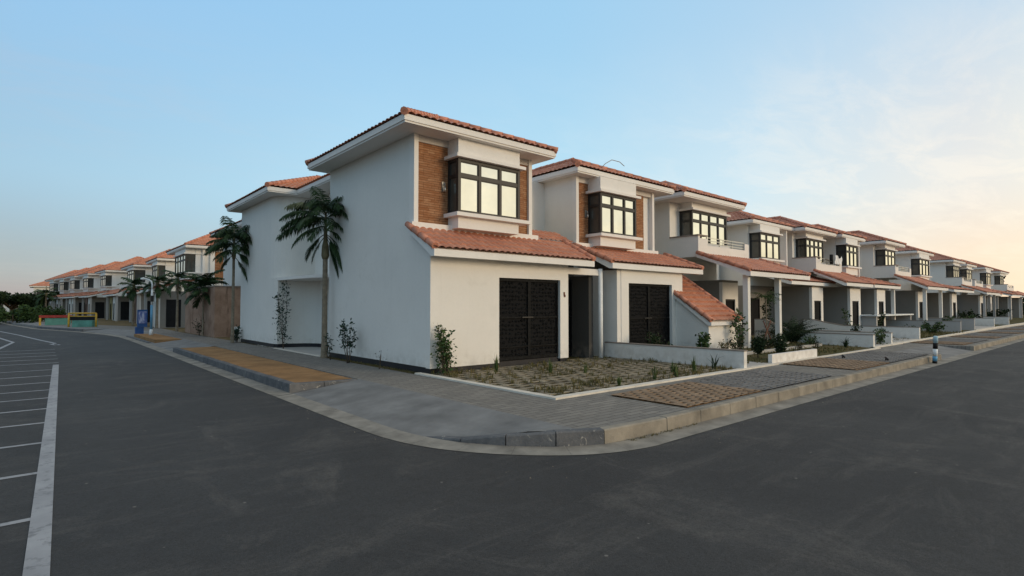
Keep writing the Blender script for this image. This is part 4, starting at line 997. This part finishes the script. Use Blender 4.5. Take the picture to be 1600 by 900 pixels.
palm(6.2, 58.5, .15, 3.2, 4.3, 'palm behind the notice board, between lamp and yellow frame', r0=.09, fl=1.3, nf=16, pairs=16)
palm(.6, 112, .15, 3.2, 4.4, 'far palm by the pale end house, above the green shrubs', r0=.14, fl=1.8, nf=15, pairs=12)

shrub(7.33, 22.45, .17, 2.75, .75, 'tall thin creeper-like shrub climbing the rounded wing corner', stems=4, leaves=120, lsz=.10, mat='leaf_blue', low=.12, clump=.22, lean=(-.1, .0))
shrub(6.98, 15.6, .15, 1.25, .7, 'young leafy shrub against the bluish side wall, right of the big palm', stems=5, leaves=60, lsz=.10, mat='leaf_blue', clump=.15, low=.35)
shrub(6.98, 16.9, .15, .85, .35, 'thin shrub between the big palm and the leafy young shrub', stems=2, leaves=45, lsz=.08, mat='leaf_blue', clump=.12)
shrub(6.98, 13.6, .15, .5, .15, 'tiny bare seedling at the side wall near the street corner', stems=2, leaves=9, lsz=.06, mat='leaf_blue')
shrub(7.62, 11.40, .15, 1.25, .62, 'bright green airy shrub at the front corner of the corner house', stems=9, leaves=85, lsz=.095, clump=.15, low=.15)
shrub(7.0, 27.9, .15, .75, .3, 'low creeper on the small white planter wall', stems=4, leaves=50, lsz=.12, mat='leaf_blue')
shrub(7.0, 35.9, .15, 1.0, .8, 'sparse weed shrub at the foot of the brown wall', stems=6, leaves=16, lsz=.12, mat='leaf_dark')
TOP = 'small clipped shrubs in the second garden'
for (x, y, h, w, lb) in [(17.55, 8.3, .62, .38, 'small clipped dark shrub, left of the trio in the second garden'), (19.0, 8.9, .5, .34, 'smallest clipped dark shrub, behind the two bigger ones'), (17.9, 7.75, .72, .42, 'largest clipped dark shrub, at the left end of the low cream wall')]:
    r = wthing('clipped_shrub', lb, 'shrub', (x, y, .2), TOP); m_ = MB(); leaf_cloud(m_, (x, y, .22+h*.58), (w/2, w/2, h*.48), 850, .07); leaf_cloud(m_, (x, y, .22+h*.5), (w/3, w/3, h*.4), 300, .07)
    m_.build('foliage', M['leaf_dark'], r); MB().tube([(x, y, .1), (x, y, .3+h*.3)], .018, 6).build('stem', M['bark'], r)
shrub(20.6, 8.2, .2, .35, .3, 'tiny round shrub left of the gap in the cream front wall', stems=5, leaves=40, lsz=.05, mat='leaf_dark')
shrub(22.2, 8.3, .2, .35, .3, 'tiny upright shrub right of the cream front wall', stems=5, leaves=35, lsz=.05, mat='leaf_dark')
shrub(15.3, 10.6, .25, .75, .7, 'dark leafy bush in front of the second garage opening', stems=7, leaves=70, lsz=.09, mat='leaf_dark')
shrub(16.5, 9.6, .25, .70, .55, 'broad leaved bush before the lean-to side wall', stems=6, leaves=45, lsz=.13, mat='leaf')
shrub(14.9, 10.0, .22, .45, .5, 'low bush peeping over the low wall, beneath the garage opening', stems=6, leaves=50, lsz=.08, mat='leaf_dark')
shrub(17.4, 9.4, .25, .42, .6, 'low yellowish weeds at the foot of the lean-to front wall', stems=8, leaves=30, lsz=.07, mat='grass')
shrub(19.2, 9.75, .22, 1.45, .7, 'tall creeper plant at the right corner of the lean-to', stems=4, leaves=60, lsz=.14, mat='leaf', clump=.2)
shrub(27.6, 7.7, .2, .62, .5, 'leafy bush at the street end of the low wall, left of the bollard', stems=7, leaves=60, lsz=.09, mat='leaf')
shrub(15.0, 8.6, .2, .4, .6, 'low weedy bush just behind the street end of the first low wall', stems=7, leaves=40, lsz=.07, mat='leaf')
shrub(21.2, 9.6, .2, .55, .8, 'spreading low bush left of the staked sapling', stems=8, leaves=45, lsz=.09, mat='leaf_dark')
shrub(23.6, 9.0, .2, .45, .9, 'spreading low weeds right of the staked sapling', stems=9, leaves=40, lsz=.08, mat='leaf')
shrub(18.2, 9.3, .25, .5, .9, 'mixed weeds along the lean-to front wall, left of the tall creeper', stems=9, leaves=40, lsz=.08, mat='leaf_dark')
shrub(31.2, 8.6, .2, .55, 1.0, 'weeds between the third low wall and the bollard', stems=9, leaves=40, lsz=.11, mat='leaf')
shrub(53, 9.5, .2, .9, 2.4, 'weed bank beyond the grey garden walls', stems=14, leaves=40, lsz=.18, mat='leaf')
# staked sapling
r = wthing('sapling', 'thin young tree tied to crossed brown stakes by the curved wall', 'sapling', (22.4, 10.2, .22))
MB().tube(stem_pts((22.4, 10.2, .15), (22.35, 10.2, 2.2), .03), .022, 6).build('trunk', M['trunk'], r)
m_ = MB()
for i in range(9): frond(m_, (22.35, 10.2, 2.1+.02*i), i*2.4, radians(65-9*i), .62, 1.1, pairs=8, ll=.26, wd=.03)
m_.build('foliage', M['leaf'], r)
for s_ in (-1, 1): MB().tube([(22.4+s_*.38, 10.2-.1*s_, .15), (22.4-s_*.22, 10.2+.05*s_, 1.25)], .022, 6).build('stake', M['stake'], r)
# garden planting further on
for (x, y, h, w, n_, lb) in [(25.2, 10.6, 1.35, 2.0, 16, 'wide tangle of long-leaved plants behind the curved wall'), (27.3, 11.6, 1.1, 1.2, 10, 'leafy clump between the second and third low walls')]:
    r = wthing('garden_plant', lb, 'plant', (x, y, .2)); m_ = MB()
    for i in range(n_):
        a = i*2.4; px_, py_ = x+cos(a)*w*.4*random.random(), y+sin(a)*.5*random.random()
        for k in range(4): frond(m_, (px_, py_, .2), random.uniform(0, 6.3), radians(random.uniform(45, 85)), h*random.uniform(.7, 1.2), 1.0, pairs=11, ll=.28, wd=.03)
    m_.build('foliage', M['leaf_dark'], r)
shrub(26.9, 12.2, .2, 2.4, .5, 'tall narrow climber on the second canopy column', stems=3, leaves=90, lsz=.14, mat='leaf_dark', clump=.2, low=.3)
shrub(34.0, 11.0, .2, 1.6, .7, 'thin pale sapling in front of a shaded porch wall', stems=3, leaves=22, lsz=.16, mat='leaf')
shrub(30.5, 9.6, .2, .7, .6, 'dark bush between the white walls behind the bollard wall', stems=6, leaves=40, lsz=.12, mat='leaf_dark')
shrub(36.5, 8.6, .2, .6, 1.6, 'low weeds along the grey garden wall, just right of the bollard top', stems=14, leaves=40, lsz=.12, mat='leaf')
shrub(40.5, 8.7, .2, .7, 2.0, 'longer bank of weeds on the grey garden wall, further right', stems=16, leaves=40, lsz=.13, mat='leaf')
shrub(39.5, 11.2, .2, 1.2, 1.4, 'dark bush beneath the thin white slab', stems=8, leaves=60, lsz=.16, mat='leaf_dark')
shrub(46.3, 9.0, .2, .9, .8, 'yellow-green bush between the two grey garden walls', stems=7, leaves=50, lsz=.13, mat='leaf')
shrub(62, 10.8, .2, 1.2, 3.0, 'far dark hedge before the motorcycle house', stems=14, leaves=50, lsz=.22, mat='leaf_dark')
shrub(78, 11.5, .2, 1.3, 5.0, 'far dark hedge near the end of the right street', stems=18, leaves=50, lsz=.28, mat='leaf_dark')
# agave-like clumps and grass tufts
TU = 'tall grass tufts in the lattice-paved forecourt'
tufts = [(8.9, 11.0, .5, 'fine grass tuft by the house wall, right of the bright green shrub'), (9.75, 9.9, .42, 'upright green tuft in front of the garage door leaf on the left'), (10.4, 9.3, .3, 'round green weed near the middle of the forecourt'),
         (10.7, 7.45, .45, 'thick tuft at the edging strip, left of the thin tall one'), (11.6, 7.5, .42, 'thin tall tuft standing at the edging strip'), (12.6, 7.6, .5, 'bushy tuft at the edging strip near the low wall'),
         (12.25, 8.0, .36, 'tuft a little inside the edging, left of the bushy one'), (9.4, 7.45, .26, 'short tuft near the pointed corner of the forecourt edging')]
for (x, y, h, lb) in tufts:
    m_ = MB(); blades(m_, 0, 0, 0, 26, h, .16, .009); o = m_.build('grass_tuft', M['blade'], None, (x, y, .15)); tag(o, lb, 'grass tuft', TU)
m_ = MB(); blades(m_, 0, 0, 0, 12, .5, .42, .016); o = m_.build('spiky_plant', M['leaf_dark'], None, (13.7, 7.65, .15)); tag(o, 'dark spiky plant beside the street end of the first low wall', 'plant')
m_ = MB(); blades(m_, 0, 0, 0, 22, .45, .5, .02); o = m_.build('spiky_plant', M['leaf_dark'], None, (24.4, 8.0, .2)); tag(o, 'spiky plant at the foot of the curved low wall', 'plant')
# weeds: uncountable ground cover
wm = MB()
for _ in range(2000):
    x, y = random.uniform(7.3, 14.2), random.uniform(7.28, 11.9)
    f = .5+.5*sin(x*1.3+y*.7)*cos(y*1.9-x*.4); edge_ = (y < 7.6) or (y > 11.3) or (x > 13.9)
    if random.random() > f**2+.12+(.5 if edge_ else 0): continue
    blades(wm, x, y, .14, 4, random.uniform(.02, .075), .06, .006)
for _ in range(150):
    x, y = random.uniform(7.4, 14.1), random.choice([random.uniform(7.3, 8.2), random.uniform(9.5, 11.7), random.uniform(7.3, 11.8)])
    for k in range(random.randint(2, 7)): blades(wm, x+random.gauss(0, .1), y+random.gauss(0, .08), .14, 6, random.uniform(.06, .2), .09, .007)
struct('weeds', wm, M['grass'], 'stuff')
wm = MB()
for _ in range(5200):
    x = random.uniform(14.5, 44); y = random.uniform(7.45 if x < 25.5 else 7.7, 12.5)
    if random.random() > .25+.75*(.5+.5*sin(x*.9+y*1.7)): continue
    blades(wm, x, y, .17+(y-7.2)*.022, 4, random.uniform(.04, .16), .12, .010)
struct('garden_weeds', wm, M['grass'], 'stuff')
wm = MB()
for _ in range(420):
    y = random.uniform(11.9, 18) if random.random() < .8 else random.uniform(23, 28); blades(wm, 7.25+random.gauss(0, .06), y, .14, 4, random.uniform(.02, .07), .06, .006)
for p in cp:
    for _ in range(2):
        if 4.9 > p.y or p.x < 4.5: continue
for _ in range(120):
    x = random.uniform(4.6, 8); y = 4.79 if x > 6.3 else None
    if y: blades(wm, x, y-.02, ZR+.02, 3, random.uniform(.01, .035), .03, .004)
struct('verge_weeds', wm, M['grass'], 'stuff')
# road-side debris on the grey verge patch
for (x, y, lb) in [(19.6, 6.5, 'small dark plastic piece lying on the grey verge paving'), (19.75, 5.35, 'tiny dark plastic piece near the kerb, left of the bollard')]:
    m_ = MB(); m_.tube([(-.07, 0, .02), (0, .02, .09), (.05, 0, .03)], .02, 6); m_.tube([(0, -.05, .02), (.01, .04, .10)], .025, 6)
    o = m_.build('debris', M['black'], None, (x, y, .175)); tag(o, lb, 'debris')

# ------------------------------------------------------------ far trees
def tree(x, y, z, h, w, label, n=2600, lsz=.5, mat='leaf_dark', cl=9, group='dark trees at the far left', trunk=.35, seed=0):
    rnd = random.Random(seed); r = wthing('tree', label, 'tree', (x, y, z), group)
    t_ = MB(); t_.tube([(x, y, z-.2), (x+.1, y, z+h*.3), (x, y+.1, z+h*.55)], [w*.05, w*.038, w*.02], 8)
    f_ = MB(); cs = []
    for i in range(cl):
        a = rnd.uniform(0, 2*pi); rr = w*.36*sqrt(rnd.random()); c = (x+cos(a)*rr, y+sin(a)*rr, z+h*(trunk+.15+(.85-trunk)*rnd.random()*.85)); cs.append(c)
        t_.tube([(x, y, z+h*.32), tuple((Vector((x, y, z+h*.4))+Vector(c))*.5), c], [w*.02, w*.012, w*.004], 5)
        s_ = w*rnd.uniform(.13, .24); leaf_cloud(f_, c, (s_, s_, s_*.62), n//cl, lsz)
    t_.build('trunk', M['bark'], r); f_.build('crown', M[mat], r); return r
tree(-7.2, 118, 0, 3.7, 8, 'dark spreading tree at the left edge, nearest the picture border', seed=1, n=3600)
tree(-3.6, 122, 0, 4.0, 7, 'dark tree second from the left edge with rounded top', seed=2, n=3200)
tree(-.8, 125, 0, 3.5, 6.5, 'dark tree with gap beneath, third from the left edge', seed=3, n=3000)
tree(1.2, 128, 0, 4.1, 5.5, 'dark tree touching the pale end house', seed=4, n=3000)
tree(-12, 112, 0, 4.0, 9, 'dark tree mostly cut by the left picture border', seed=5, n=2500)
for (x, y, h, w, lb, sd_) in [(-2.2, 78, 1.9, 4.2, 'wide green shrub on the far verge, left of the red rail', 1), (.0, 80, 2.1, 3.6, 'mid green shrub directly behind the red rail', 2), (-4.6, 84, 2.2, 3.5, 'dark shrub on the far verge beneath the trees', 3)]:
    r = wthing('shrub', lb, 'shrub', (x, y, 0), 'shrubs on the far verge'); f_ = MB(); rnd = random.Random(sd_)
    for i in range(9): leaf_cloud(f_, (x+rnd.uniform(-w, w)*.45, y+rnd.uniform(-.8, .8), h*rnd.uniform(.3, .7)), (w*.16, .6, h*.32), 330, .28)
    f_.build('foliage', M['leaf' if sd_ < 3 else 'leaf_dark'], r); MB().tube([(x, y, -.1), (x, y, h*.5)], .05, 6).build('stem', M['bark'], r)
# far tree at the right end
r = wthing('tree', 'dark tree at the far end of the right street, against the pink sky', 'tree', (122, 18, 0))
f_ = MB(); t_ = MB(); t_.tube([(122, 18, 0), (122, 18, 5)], [.3, .15], 8); rnd = random.Random(5)
for i in range(12):
    a = rnd.uniform(0, 6.28); c = (122+cos(a)*2.2*rnd.random(), 18+sin(a)*2.4*rnd.random(), 4.2+2.4*rnd.random()); t_.tube([(122, 18, 3.4), c], [.12, .03], 5)
    leaf_cloud(f_, c, (.9, .9, .6), 170, .55)
t_.build('trunk', M['bark'], r); f_.build('crown', M['leaf_dark'], r)
r = wthing('tree', 'low dark tree cut by the right picture border', 'tree', (118, 12.5, 0)); f_ = MB(); t_ = MB(); t_.tube([(118, 12.5, 0), (118, 12.5, 2.6)], [.25, .12], 8)
for i in range(10): leaf_cloud(f_, (118+rnd.uniform(-2, 2), 12.5+rnd.uniform(-2.4, 2), 1.0+2.6*rnd.random()), (1, 1, .7), 170, .5)
t_.build('trunk', M['bark'], r); f_.build('crown', M['leaf_dark'], r)
# background verge, fence and pale hall behind the trees
struct('far_verge', MB().prism([(-16, 84), (-5.3, 84), (-4.6, 95), (-1, 95), (-1, 170), (-40, 170), (-40, 90)], -.1, .1), M['field'])
fh = wthing('hall', 'long low white hall seen beneath the dark trees', 'building', (-14, 160, 0)); MB().box(-20, -5.5, 160, 172, 0, 3.4).build('wall', M['trim'], fh)
m_ = MB()
for i in range(9): m_.box(-19+i*1.5, -18.1+i*1.5, 159.9, 159.999, .9, 2.8)
m_.build('window_band', M['frame'], fh)
for i, (x, y, lb) in enumerate([(-7.2, 126.5, 'dark red parked car at the left edge below the white hall')]):
    r = wthing('parked_car', lb, 'car', (x, y, 0)); 
    pr = [(-2.1, .25), (2.1, .25), (2.15, .75), (1.5, .88), (.9, 1.40), (-1.1, 1.42), (-1.7, .95), (-2.15, .85)]
    MB().extr([(x+a, y-.8, b) for a, b in pr], (0, 1.6, 0)).build('body', M['maroon'], r)
    MB().extr([(x+a, y-.82, b) for a, b in [(-1.3, .95), (1.2, .95), (.8, 1.32), (-1.0, 1.34)]], (0, 1.64, 0)).build('window', M['frame'], r)
    for wx in (-1.35, 1.35):
        for wy in (-.78, .78): MB().tube([(x+wx, y+wy-.1, .32), (x+wx, y+wy+.1, .32)], .32, 14).build('wheel', M['black'], r)

pb = MB(); rnd = random.Random(11)
for _ in range(260):
    if rnd.random() < .5: x, y = rnd.uniform(4.4, 20), 4.62-abs(rnd.gauss(0, .28))
    else: x, y = 3.9-abs(rnd.gauss(0, .2)), rnd.uniform(7, 26)
    if x < 6.2 and y < 6.4: x -= .5; y += .25
    r_ = rnd.uniform(.003, .009); pb.tube([(x, y, ZR), (x+r_*.3, y, ZR+r_*1.1)], [r_, r_*.5], 5, smooth=False)
struct('loose_pebbles', pb, M['kerbB'], 'stuff')
